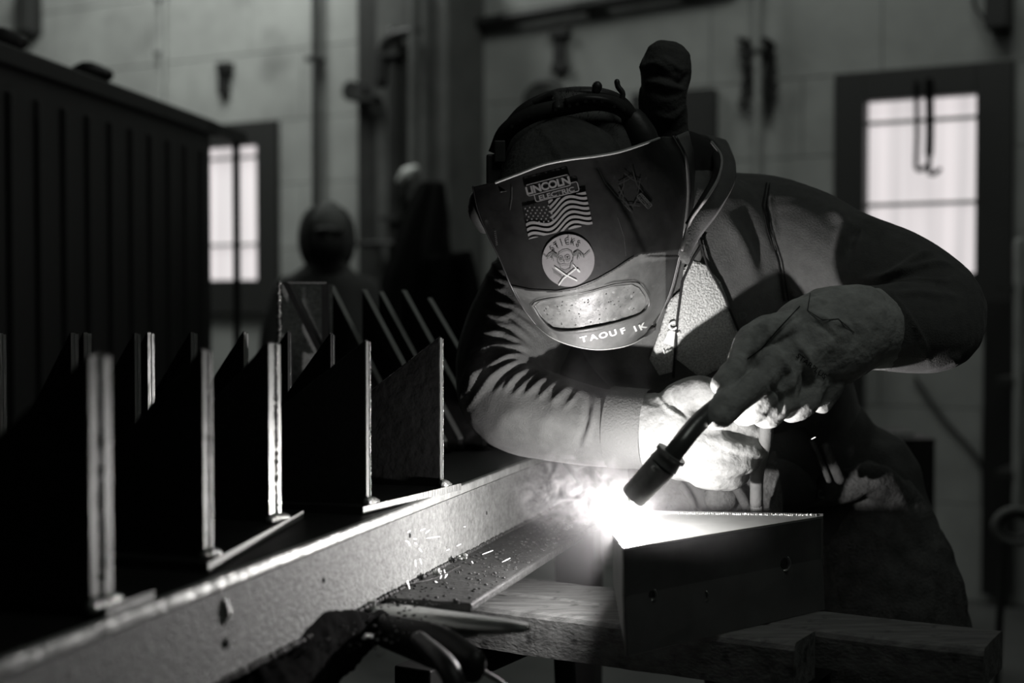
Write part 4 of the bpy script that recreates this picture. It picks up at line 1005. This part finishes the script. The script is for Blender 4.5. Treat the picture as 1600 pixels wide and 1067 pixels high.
for j in range(NV + 1):
    v = j / NV
    for i in range(NU + 1):
        u = i / NU
        S = (1 - v) * Tq[i] + v * Bq[i] + (1 - u) * Lq[j] + u * Rq[j] - ((1 - u) * (1 - v) * Tq[0] + u * (1 - v) * Tq[-1] + (1 - u) * v * Bq[0] + u * v * Bq[-1])
        x, y = S; Y = hdepth(u, x, y)
        if y > 430 and 815 < x < 1035:
            w_ = in_win(x, y)
            if w_ > 0: Y += .007 * min(1, w_ / 3)
            elif w_ > -5: Y -= .0025 * (1 - abs(w_ + 2.5) / 2.5)
        # moulded cheek line on the right of the stickers
        xc = float(np.interp(y, [240, 262, 290, 315, 345, 400, 440], [930, 933, 948, 968, 985, 1010, 1025])); Y += .004 / (1 + math.exp(-(x - xc) / 2.0)) * (1 if y < 400 else 0)
        vs.append(P(x, y, Y))
for j in range(NV):
    for i in range(NU): k = j * (NU + 1) + i; fs.append((k, k + 1, k + NU + 2, k + NU + 1))
me = mesh(vs, fs); helmet = link('welding_helmet', me, [M['helmet'], M['bezel']], wl, True)
for p_ in me.polygons:
    c = sum((me.vertices[i].co for i in p_.vertices), Vector()) / 4; x, y = proj(c)
    if y > ridge(x) + 2 and x < 1040: p_.material_index = 1
helmet['label'] = 'black welding helmet with grey window bezel and stickers'
vbh = bvh_of(helmet)
s = helmet.modifiers.new('s', 'SOLIDIFY'); s.thickness = .004; s.offset = -1 if False else 1
# keep the front surface where it is: thicken away from the camera
for sgn in (1,):
    nrm = me.polygons[NV * NU // 2].normal
    s.offset = -1 if nrm.y < 0 else 1
def edge_tube(name, pts, r, m, n=60, par=helmet): return tube(name, pts, r, m, par, n, 8)
def Hs(x, y, off=.001):
    d = ray(x, y).normalized(); h = vbh.ray_cast(CAM, d)
    return (h[0] - d * off) if h[0] is not None else P(x, y, 1.97)
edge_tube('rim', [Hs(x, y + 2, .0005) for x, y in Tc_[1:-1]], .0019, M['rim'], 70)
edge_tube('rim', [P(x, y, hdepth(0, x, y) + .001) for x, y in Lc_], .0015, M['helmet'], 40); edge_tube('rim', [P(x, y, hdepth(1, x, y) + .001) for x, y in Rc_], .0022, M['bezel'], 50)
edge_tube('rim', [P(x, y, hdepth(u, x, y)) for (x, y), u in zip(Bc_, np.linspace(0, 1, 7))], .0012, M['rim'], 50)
edge_tube('window_frame', [Hs(x, y, .001) for x, y in WIN + WIN[:1]], .0014, M['bezel'], 90)
edge_tube('panel_joint', [Hs(x, ridge(x) - 1, .0003) for x in range(800, 1000, 10)], .0007, M['stickerdark'], 60)
# side panels of the shell wrapping back
def side(name, edge, back, m):
    n = 40; a = catmull(edge, n); b = catmull(back, n); vs, fs = [], []; k = 10
    for i in range(n):
        for j in range(k + 1):
            u = j / k; q = a[i] * (1 - u) + b[i] * u; q[0] += (8 if name == 'x' else 0); vs.append(P(*q))
    for i in range(n - 1):
        for j in range(k): c = i * (k + 1) + j; fs.append((c, c + 1, c + k + 2, c + k + 1))
    o = link(name, mesh(vs, fs), m, helmet, True); s = o.modifiers.new('s', 'SOLIDIFY'); s.thickness = .004; return o
side('side_shell', [(x, y, hdepth(1, x, y)) for x, y in Rc_], [(1072, 205, 2.13), (1082, 250, 2.15), (1083, 300, 2.16), (1075, 352, 2.15), (1063, 405, 2.14), (1048, 458, 2.12), (1020, 508, 2.09)], M['helmet'])
side('side_shell', [(x, y, hdepth(0, x, y)) for x, y in Lc_], [(752, 290, 2.10), (758, 325, 2.11), (772, 362, 2.12), (790, 402, 2.12), (806, 446, 2.11), (824, 480, 2.10), (842, 504, 2.08)], M['helmet'])
side('chin_shell', [(x, y, hdepth(u, x, y)) for (x, y), u in zip(Bc_, np.linspace(0, 1, 7))], [(842, 504, 2.08), (866, 518, 2.08), (898, 528, 2.08), (935, 533, 2.08), (972, 529, 2.08), (1000, 518, 2.08), (1020, 508, 2.09)], M['helmet'])
loft('side_knob', [J(748, 312, 1.995, .014, .02), J(750, 330, 2.0, .017, .022), J(757, 350, 2.01, .013, .018)], gear, helmet, 8, 12)
# lens
V2, F2 = fill2d([(x + (923 - x) * .045, y + (480 - y) * .09) for x, y in WIN], 5)
ln = drape('lens', V2, F2, vbh, .0015, M['lens'], helmet); ln['label'] = 'scratched spattered lens cover'
# spatter flecks on the lens
bm = bmesh.new(); rr = random.Random(9)
for i in range(150):
    x, y = rr.uniform(845, 1008), rr.uniform(446, 512)
    if in_win(x, y) > 6: bmesh.ops.create_icosphere(bm, subdivisions=1, radius=rr.choice((.0006, .0008, .0013)), matrix=Matrix.Translation(Hs(x, y, .002)))
o = link('spatter', bm_mesh(bm), M['bezel'], helmet); o['kind'] = 'stuff'
# lettering band
nv, nf = [], []
for k, ch in enumerate('TAOUFIK'):      # each letter is a small flat decal lying on the chin
    V2, F2 = text2d(ch, 912 + k * 15.3 + (4 if k == 5 else 0), 529.8 - k * 3.1 - .05 * (k - 1) ** 2, 13 + 2.2 * k, 8.5, 1.45, .035)
    A2, b2 = [], []
    for x, y in [(cx_, cy_) for cx_ in np.linspace(min(p[0] for p in V2), max(p[0] for p in V2), 5) for cy_ in np.linspace(min(p[1] for p in V2), max(p[1] for p in V2), 5)]:
        h = vbh.ray_cast(CAM, ray(x, y).normalized())
        if h[0] is not None: A2.append((x, y, 1)); b2.append(h[0].y)
    cf = np.linalg.lstsq(np.array(A2), np.array(b2), rcond=None)[0]
    lift = max(0, float(np.max(np.array(A2) @ cf - np.array(b2)))) + .0008
    o0 = len(nv); nv += [P(x, y, float(cf[0] * x + cf[1] * y + cf[2]) - lift) for x, y in V2]; nf += [tuple(q + o0 for q in f) for f in F2]
o = link('name_lettering', mesh(nv, nf), M['white'], helmet); o['label'] = 'white capital letters on the chin'
# company sticker
def rrect(cx, cy, w_, h_, r, ang, dx=0, dy=0):
    pts = []
    for qx, qy, a0 in ((1, 1, 0), (-1, 1, 90), (-1, -1, 180), (1, -1, 270)):
        for k in range(5):
            a = math.radians(a0 + k * 22.5); pts.append((qx * (w_ / 2 - r) + r * math.cos(a), qy * (h_ / 2 - r) + r * math.sin(a)))
    a = math.radians(-ang); return [(cx + x * math.cos(a) - y * math.sin(a), cy + x * math.sin(a) + y * math.cos(a)) for x, y in pts]
AN = 14.5
r1 = rrect(856.5, 289.5, 69, 17.5, 3, AN); r2 = rrect(869.5, 299.5, 70, 15, 3, AN)
st = drape('company_sticker', *fill2d(r2, 5), vbh, .0012, M['stickerdark'], helmet); st['label'] = 'company sticker with pale outlined lettering'
drape('sticker_outline', *ribbon2d(r2, 1.3, True), vbh, .0016, M['sticker'], st)
drape('sticker_ground', *fill2d(r1, 5), vbh, .0018, M['stickerdark'], st); drape('sticker_outline', *ribbon2d(r1, 1.3, True), vbh, .0022, M['sticker'], st)
drape('sticker_lettering', *text2d('LINCOLN', 856, 289.8, AN, 11.5, 1.05, .035, .93), vbh, .0026, M['sticker'], st)
drape('sticker_lettering', *text2d('ELECTRIC', 869.5, 302.2, AN, 7.2, 1.3, .022, .97), vbh, .0026, M['sticker'], st)
# flag sticker
FQ = [(817, 322), (915, 299), (926, 350), (826, 374)]  # tl tr br bl
def fq(u, v):
    a = np.array(FQ[0]) * (1 - u) + np.array(FQ[1]) * u; b = np.array(FQ[3]) * (1 - u) + np.array(FQ[2]) * u; return a * (1 - v) + b * v
g = [tuple(fq(i / 14, 0)) for i in range(15)] + [tuple(fq(1, i / 6)) for i in range(1, 7)] + [tuple(fq(1 - i / 14, 1)) for i in range(1, 15)] + [tuple(fq(0, 1 - i / 6)) for i in range(1, 6)]
fs_ = drape('flag_sticker', *fill2d(g, 6), vbh, .0010, M['stickerdark'], helmet); fs_['label'] = 'waving striped flag sticker with stars'
def wave(u): return .30 * math.sin((u * 1.55 - .32) * 2 * PI) * .42 - (u - .5) * .30
VV, FF = [], []
for k in range(-3, 9):
    v0 = k * .1538 + .03; prev = None
    for i in range(41):
        u = i / 40; a = v0 + wave(u); b = a + .085
        a, b = max(0, min(1, a)), max(0, min(1, b))
        if (u < .40 and v0 < .42) : prev = None; continue
        if b - a < .004: prev = None; continue
        pa_, pb_ = fq(u, a), fq(u, b); VV += [tuple(pa_), tuple(pb_)]; cur = len(VV) - 2
        if prev is not None: FF.append((prev, cur, cur + 1, prev + 1))
        prev = cur
drape('flag_stripes', VV, FF, vbh, .0018, M['sticker'], fs_)
VV, FF = [], []
for r in range(6):
    for c in range(6):
        u = .03 + c * .072 + (r % 2) * .03; v = .06 + r * .088 + wave(u) * .55 + .02
        if u > .44 or v < 0.02: continue
        ctr = fq(u, v); o0 = len(VV)
        for k in range(10): a = PI / 2 + k * PI / 5; rad = 1.7 if k % 2 == 0 else .8; VV.append((ctr[0] + rad * math.cos(a), ctr[1] - rad * math.sin(a)))
        FF.append(tuple(range(o0, o0 + 10)))
drape('flag_stars', VV, FF, vbh, .0018, M['sticker'], fs_)
# round skull sticker
circ = [(888 + 41 * math.cos(a), 407 + 41 * math.sin(a)) for a in np.linspace(0, 2 * PI, 48, endpoint=False)]
rs = drape('round_sticker', *fill2d(circ, 5), vbh, .0012, M['stickerbright'], helmet); rs['label'] = 'round pale sticker with winged skull and crossed sticks'
gs = []
for k, ch in enumerate('STICKS'):
    a = math.radians(144 - k * 16.8); gs.append(text2d(ch, 888 + 31 * math.cos(a), 407 - 29 * math.sin(a), math.degrees(a) - 90 - 2, 8.5, .82, .012))
drape('sticker_lettering', *merge2d(*gs), vbh, .0020, M['stickerdark'], rs)
def ell(cx, cy, a, b, n=22, rot=0): return [(cx + a * math.cos(t) * math.cos(rot) - b * math.sin(t) * math.sin(rot), cy + a * math.cos(t) * math.sin(rot) + b * math.sin(t) * math.cos(rot)) for t in np.linspace(0, 2 * PI, n, endpoint=False)]
L_ = []
L_.append(ribbon2d([(872, 412), (871, 404), (874, 396), (880, 392), (887, 391), (893, 394), (896, 401), (895, 408), (892, 413), (891, 420), (884, 424), (876, 421), (875, 414)], 1.1, True))
L_.append(ribbon2d(ell(877, 405, 3.2, 3.4), .9, True)); L_.append(ribbon2d(ell(887, 404, 3.8, 4), .9, True)); L_.append(fill2d(ell(877, 405, 1.4, 1.5, 10), 2)); L_.append(fill2d(ell(887, 404, 1.5, 1.6, 10), 2))
L_.append(fill2d([(880, 408), (883, 408), (881.5, 411)], 2)); L_.append(ribbon2d([(877, 415), (881, 414), (886, 415), (890, 414)], .8))
for s, bx, by in ((-1, 871, 399), (1, 896, 397)):
    for k in range(4):
        L_.append(ribbon2d([(bx, by + k), (bx + s * (8 + 1 * k * 0), by - 4 + k * 1.5), (bx + s * (16 - 3.4 * k), by + 2 + k * 2.3)], 1.1))
    L_.append(ribbon2d([(bx, by - 1), (bx + s * 7, by - 5), (bx + s * 13, by - 1), (bx + s * 17, by + 6)], 1.2))
L_.append(ribbon2d([(848, 397), (857, 404)], 1)); L_.append(ribbon2d([(922, 392), (911, 402)], 1.2)); L_.append(ribbon2d([(888, 367), (888, 375)], .8))
for k in range(7): L_.append(ribbon2d([(864 + k * 2.1, 421 + k * 1.6), (866 + k * 2.1, 427 + k * 1.4)], .9))
drape('skull_drawing', *merge2d(*L_), vbh, .0020, M['stickermid'], rs)
drape('crossed_sticks', *merge2d(ribbon2d([(867, 418), (884, 430), (902, 439)], 1.7), ribbon2d([(873, 446), (880, 436), (890, 428), (900, 420)], 1.7), ribbon2d([(895, 414), (901, 420)], 1.2), fill2d(ell(904, 423, 3.6, 1.7, 12, .8), 2)), vbh, .0024, M['white'], rs)
# faint dark decal on the right cheek
dc = []
for k in range(9):
    a = k * .7; dc.append(ribbon2d([(985 + 22 * math.cos(a) * .9, 300 + 34 * math.sin(a)), (985 + 12 * math.cos(a + .8), 300 + 20 * math.sin(a + .8)), (985 + 20 * math.cos(a + 1.4), 300 + 24 * math.sin(a + 1.4))], 1.6))
o = drape('cheek_decal', *merge2d(*dc), vbh, .0010, mat('dark_grey_decal', .045, .5), helmet); o['label'] = 'faint dark grey curled decal'
lb_ = drape('warning_label', *fill2d(rrect(1007, 314, 26, 9, 1, -48), 4), vbh, .0014, M['stickerdark'], helmet)
drape('label_lettering', *merge2d(ribbon2d(rrect(1007, 314, 26, 9, 1, -48), .7, True), text2d('WARNING', 1008.5, 312.5, -48, 3.4, 1.1, .01), text2d('ELECTRO', 1005, 316, -48, 3.4, 1.1, .01)), vbh, .0018, M['stickermid'], lb_)
drape('side_lettering', *merge2d(*[ribbon2d([(772 + .4 * k, 362 + k * 3), (775 + .4 * k, 361 + k * 3)], 1.1) for k in range(8)]), vbh, .0012, M['stickermid'], helmet)
drape('scratch', *merge2d(ribbon2d([(800, 292), (800, 310), (797, 328)], .9), ribbon2d([(934, 262), (945, 285), (962, 305), (985, 330)], .8), ribbon2d([(965, 340), (975, 370), (978, 400)], .5)), vbh, .0009, M['stickermid'], helmet)

# --- mitt standing behind the helmet
mt = remeshed([loft_geo([J(1043, 290, 2.19, .040, .03), J(1046, 240, 2.16, .032, .03), J(1042, 200, 2.15, .031, .030), J(1040, 178, 2.14, .033, .032), J(1039, 150, 2.13, .034, .034), J(1040, 128, 2.13, .0365, .035), J(1041, 108, 2.13, .0395, .036), J(1043, 96, 2.13, .037, .033)], 30, 22),
               loft_geo([J(1014, 205, 2.15, .012), J(1008, 165, 2.14, .010), J(1006, 142, 2.14, .008)], 12, 12), loft_geo([J(1020, 112, 2.12, .018), J(1013, 106, 2.12, .014)], 6, 12), loft_geo([J(1060, 112, 2.125, .016), J(1068, 108, 2.13, .013)], 6, 12)], .0032, 3,
              ([([(1003, 105), (1025, 98), (1050, 110)], 4, .005), ([(1030, 90), (1050, 100), (1072, 115)], 4, .005), ([(1008, 122), (1030, 115), (1050, 125)], 5, -.005), ([(1050, 125), (1065, 130), (1076, 110)], 4, -.006), ([(1005, 128), (1030, 130), (1070, 140)], 4, .004), ([(1012, 140), (1040, 150), (1070, 145)], 6, -.004), ([(1020, 180), (1050, 185), (1075, 165)], 5, .004)], .003, 20))
mitt = link('raised_hood_mitt', mt, M['leatherblack'], wl, True); mitt['label'] = 'dark cloth mitt shape standing up behind the helmet'

# --- apron
ap_parts = [loft_geo([J(1290, 760, 2.40, .05, .06), J(1345, 780, 2.40, .085, .07), J(1365, 860, 2.38, .125, .08), J(1385, 960, 2.36, .135, .09), J(1395, 1100, 2.35, .14, .09)], 26, 24, ),
            loft_geo([J(1262, 775, 2.33, .021, .02), J(1300, 765, 2.32, .027), J(1350, 750, 2.32, .030), J(1392, 765, 2.34, .030), J(1402, 790, 2.37, .03)], 20, 16)]
apron = link('leather_apron', remeshed(ap_parts, .0055, 3, ([([(1260, 800), (1330, 790), (1375, 765)], 4, -.004), ([(1400, 760), (1420, 800), (1440, 860)], 6, .005), ([(1290, 745), (1340, 735), (1370, 745)], 4, .003), ([(1290, 810), (1300, 900), (1310, 960)], 4, -.006)], .005, 18)), M['leatherdark'], wl, True)
apron['label'] = 'rough leather apron with a rolled flap and eyelet'
c = P(1284, 772, 2.30); tube('eyelet', [c + Vector((.006 * math.cos(a), 0, .006 * math.sin(a))) for a in np.linspace(0, 2 * PI, 9)], .0016, M['shiny'], apron, 16, 6)
ta = thing  # tool pouch and pad in front of the hips
tb = bvh_of(trousers)
pad = loft('thigh_pad', [J(1010, 765, 2.22, .03, .02), J(1060, 765, 2.20, .045, .02), J(1110, 775, 2.19, .05, .02), J(1165, 772, 2.2, .05, .02), J(1215, 760, 2.22, .045, .02), J(1255, 770, 2.25, .03, .02)], M['trousers'], wl, 24, 16); pad['label'] = 'dark padded tool belt across the hips'
loft('thigh_pad', [J(1000, 738, 2.26, .03, .02), J(1060, 735, 2.27, .05, .03), J(1140, 735, 2.28, .06, .04), J(1240, 720, 2.3, .07, .04)], M['trousers'], wl, 20, 16)
edge_tube('belt_strap', [P(1065, 760, 2.165), P(1078, 780, 2.16), P(1085, 803, 2.16)], .006, M['trousers'], 12, pad); edge_tube('belt_strap', [P(1145, 755, 2.165), P(1160, 778, 2.16), P(1170, 803, 2.16)], .008, M['trousers'], 12, pad)
edge_tube('belt_strap', [P(1268, 690, 2.22), P(1285, 725, 2.22), P(1295, 750, 2.22)], .005, M['trousers'], 12, pad); edge_tube('belt_strap', [P(1292, 700, 2.22), P(1302, 725, 2.22), P(1312, 748, 2.22)], .009, M['trousers'], 12, pad)
loft('buckle_pad', [J(1108, 780, 2.165, .016, .008), J(1124, 778, 2.16, .022, .010), J(1142, 780, 2.165, .016, .008)], M['leatherdark'], pad, 10, 16)
V_ = [P(1192, 705, 2.17), P(1212, 705, 2.17), P(1222, 770, 2.17), P(1224, 803, 2.17), P(1194, 803, 2.17)]
prism('leather_strip', V_, [v + Vector((0, .004, 0)) for v in V_], M['leatherdark'], pad)

# ------------------------------------------------------------------ torch
tc_ = thing('welding_torch', 'welding torch with curved dark neck and thick nozzle pointing at the arc', 'torch', P(1045, 715, 1.86))
tube('neck', [P(1172, 600, 1.88), P(1150, 618, 1.85), P(1120, 636, 1.82), P(1088, 664, 1.79), P(1062, 696, 1.77), P(1042, 722, 1.773)], .0122, M['torch'], tc_, 30, 18)
n0, n1, n2 = P(1049, 709, 1.772), P(1036, 726, 1.774), P(988, 777, 1.79)
cyl('handle_end', n0, (n1 - n0).normalized(), .0170, (n1 - n0).length, M['torchsleeve'], tc_, 32, .0195)
nz = cyl('nozzle', n1, (n2 - n1).normalized(), .0190, (n2 - n1).length, M['torchsleeve'], tc_, 32, .0165); nz.data.shade_smooth()
nm = nz.modifiers.new('b', 'BEVEL'); nm.width = .002; nm.segments = 3; nm.limit_method = 'ANGLE'
cyl('collar', P(1050, 708, 1.771), (P(1040, 722, 1.773) - P(1052, 706, 1.770)).normalized(), .0205, .005, M['torchsleeve'], tc_, 26)
for x, y in ((1052, 718), (1021, 730)): loft('collar_screw', [(P(x, y, 1.754), .0025), (P(x + 2, y + 3, 1.754), .0025)], M['shiny'], tc_, 3, 8)
cyl('contact_tip', P(990, 775, 1.792), (P(984, 783, 1.80) - P(990, 775, 1.792)).normalized(), .007, .008, M['shiny'], tc_, 12, .005)
tube('cable', [P(1172, 600, 1.88), P(1196, 630, 1.95), P(1196, 690, 2.02), P(1184, 735, 2.08), P(1182, 780, 2.11), P(1182, 840, 2.12), Vector((.36, 2.12, .5)), Vector((.40, 2.1, .05))], .0098, M['rubber'], tc_, 60, 14)
# arc ball: the glowing arc itself (the point light stands in it)
bm = bmesh.new(); bmesh.ops.create_icosphere(bm, subdivisions=3, radius=.0048, matrix=Matrix.Translation(P(977, 820, 1.85)))
o = link('arc_pool', bm_mesh(bm), M['arc'], None, True); setorigin(o); tag(o, 'blinding white arc at the corner of the work piece', 'arc')

# ------------------------------------------------------------------ smoke
def smoke(name, label, c, r, dens, scale, thr, contrast, seed, seg=3, aniso=.25):
    bm = bmesh.new(); bmesh.ops.create_icosphere(bm, subdivisions=seg, radius=1)
    o = link(name, bm_mesh(bm), None); o.location = c; o.scale = r
    tag(o, label, 'smoke', kind='stuff')
    m = bpy.data.materials.new(name); m.use_nodes = True; nt = m.node_tree; nt.nodes.remove(nt.nodes['Principled BSDF'])
    v = nt.nodes.new('ShaderNodeVolumePrincipled'); v.inputs['Color'].default_value = (.95, .95, .95, 1); v.inputs['Anisotropy'].default_value = aniso
    tc = nt.nodes.new('ShaderNodeTexCoord'); gm = nt.nodes.new('ShaderNodeNewGeometry')
    ln_ = nt.nodes.new('ShaderNodeVectorMath'); ln_.operation = 'LENGTH'; nt.links.new(tc.outputs['Object'], ln_.inputs[0])
    mr = nt.nodes.new('ShaderNodeMapRange'); mr.inputs[1].default_value = 1.0; mr.inputs[2].default_value = .15; mr.inputs[3].default_value = 0; mr.inputs[4].default_value = 1
    nt.links.new(ln_.outputs['Value'], mr.inputs[0])
    sub = nt.nodes.new('ShaderNodeVectorMath'); sub.operation = 'ADD'; sub.inputs[1].default_value = (seed, seed * 2, 0); nt.links.new(gm.outputs['Position'], sub.inputs[0])
    n = nt.nodes.new('ShaderNodeTexNoise'); n.inputs['Scale'].default_value = scale; n.inputs['Detail'].default_value = 5; n.inputs['Roughness'].default_value = .55; n.inputs['Distortion'].default_value = 1.6
    nt.links.new(sub.outputs[0], n.inputs['Vector'])
    m2 = nt.nodes.new('ShaderNodeMapRange'); m2.inputs[1].default_value = thr; m2.inputs[2].default_value = thr + contrast; nt.links.new(n.outputs[0], m2.inputs[0])
    a = nt.nodes.new('ShaderNodeMath'); a.operation = 'MULTIPLY'; nt.links.new(mr.outputs[0], a.inputs[0]); nt.links.new(m2.outputs[0], a.inputs[1])
    b = nt.nodes.new('ShaderNodeMath'); b.operation = 'MULTIPLY'; b.inputs[1].default_value = dens; nt.links.new(a.outputs[0], b.inputs[0])
    nt.links.new(b.outputs[0], v.inputs['Density']); nt.links.new(v.outputs[0], nt.nodes['Material Output'].inputs['Volume'])
    o.data.materials.append(m); return o
smoke('smoke_plume', 'thick white smoke curling left from the arc', P(888, 768, 1.93), (.115, .06, .064), 12, 32, .50, .12, 3.1)
smoke('smoke_wisp', 'faint smoke drifting in front of the right sleeve and dark chest', P(860, 640, 1.93), (.17, .05, .15), 1.2, 13, .47, .22, 7.7)
smoke('glow_smoke', 'thin smoke added for the glow right at the arc', P(966, 800, 1.84), (.060, .05, .056), .9, 22, .36, .25, 5.5)  # added volume, lit by the arc, stands in for its veiling glow
smoke('smoke_haze', 'thin even haze adding to the glow around the arc', P(975, 805, 1.83), (.20, .14, .17), .28, 3, .1, .2, 1.3)  # haze that also stands in for the veiling glare

# drop the helper property
for o in bpy.data.objects:
    if '_o' in o: del o['_o']
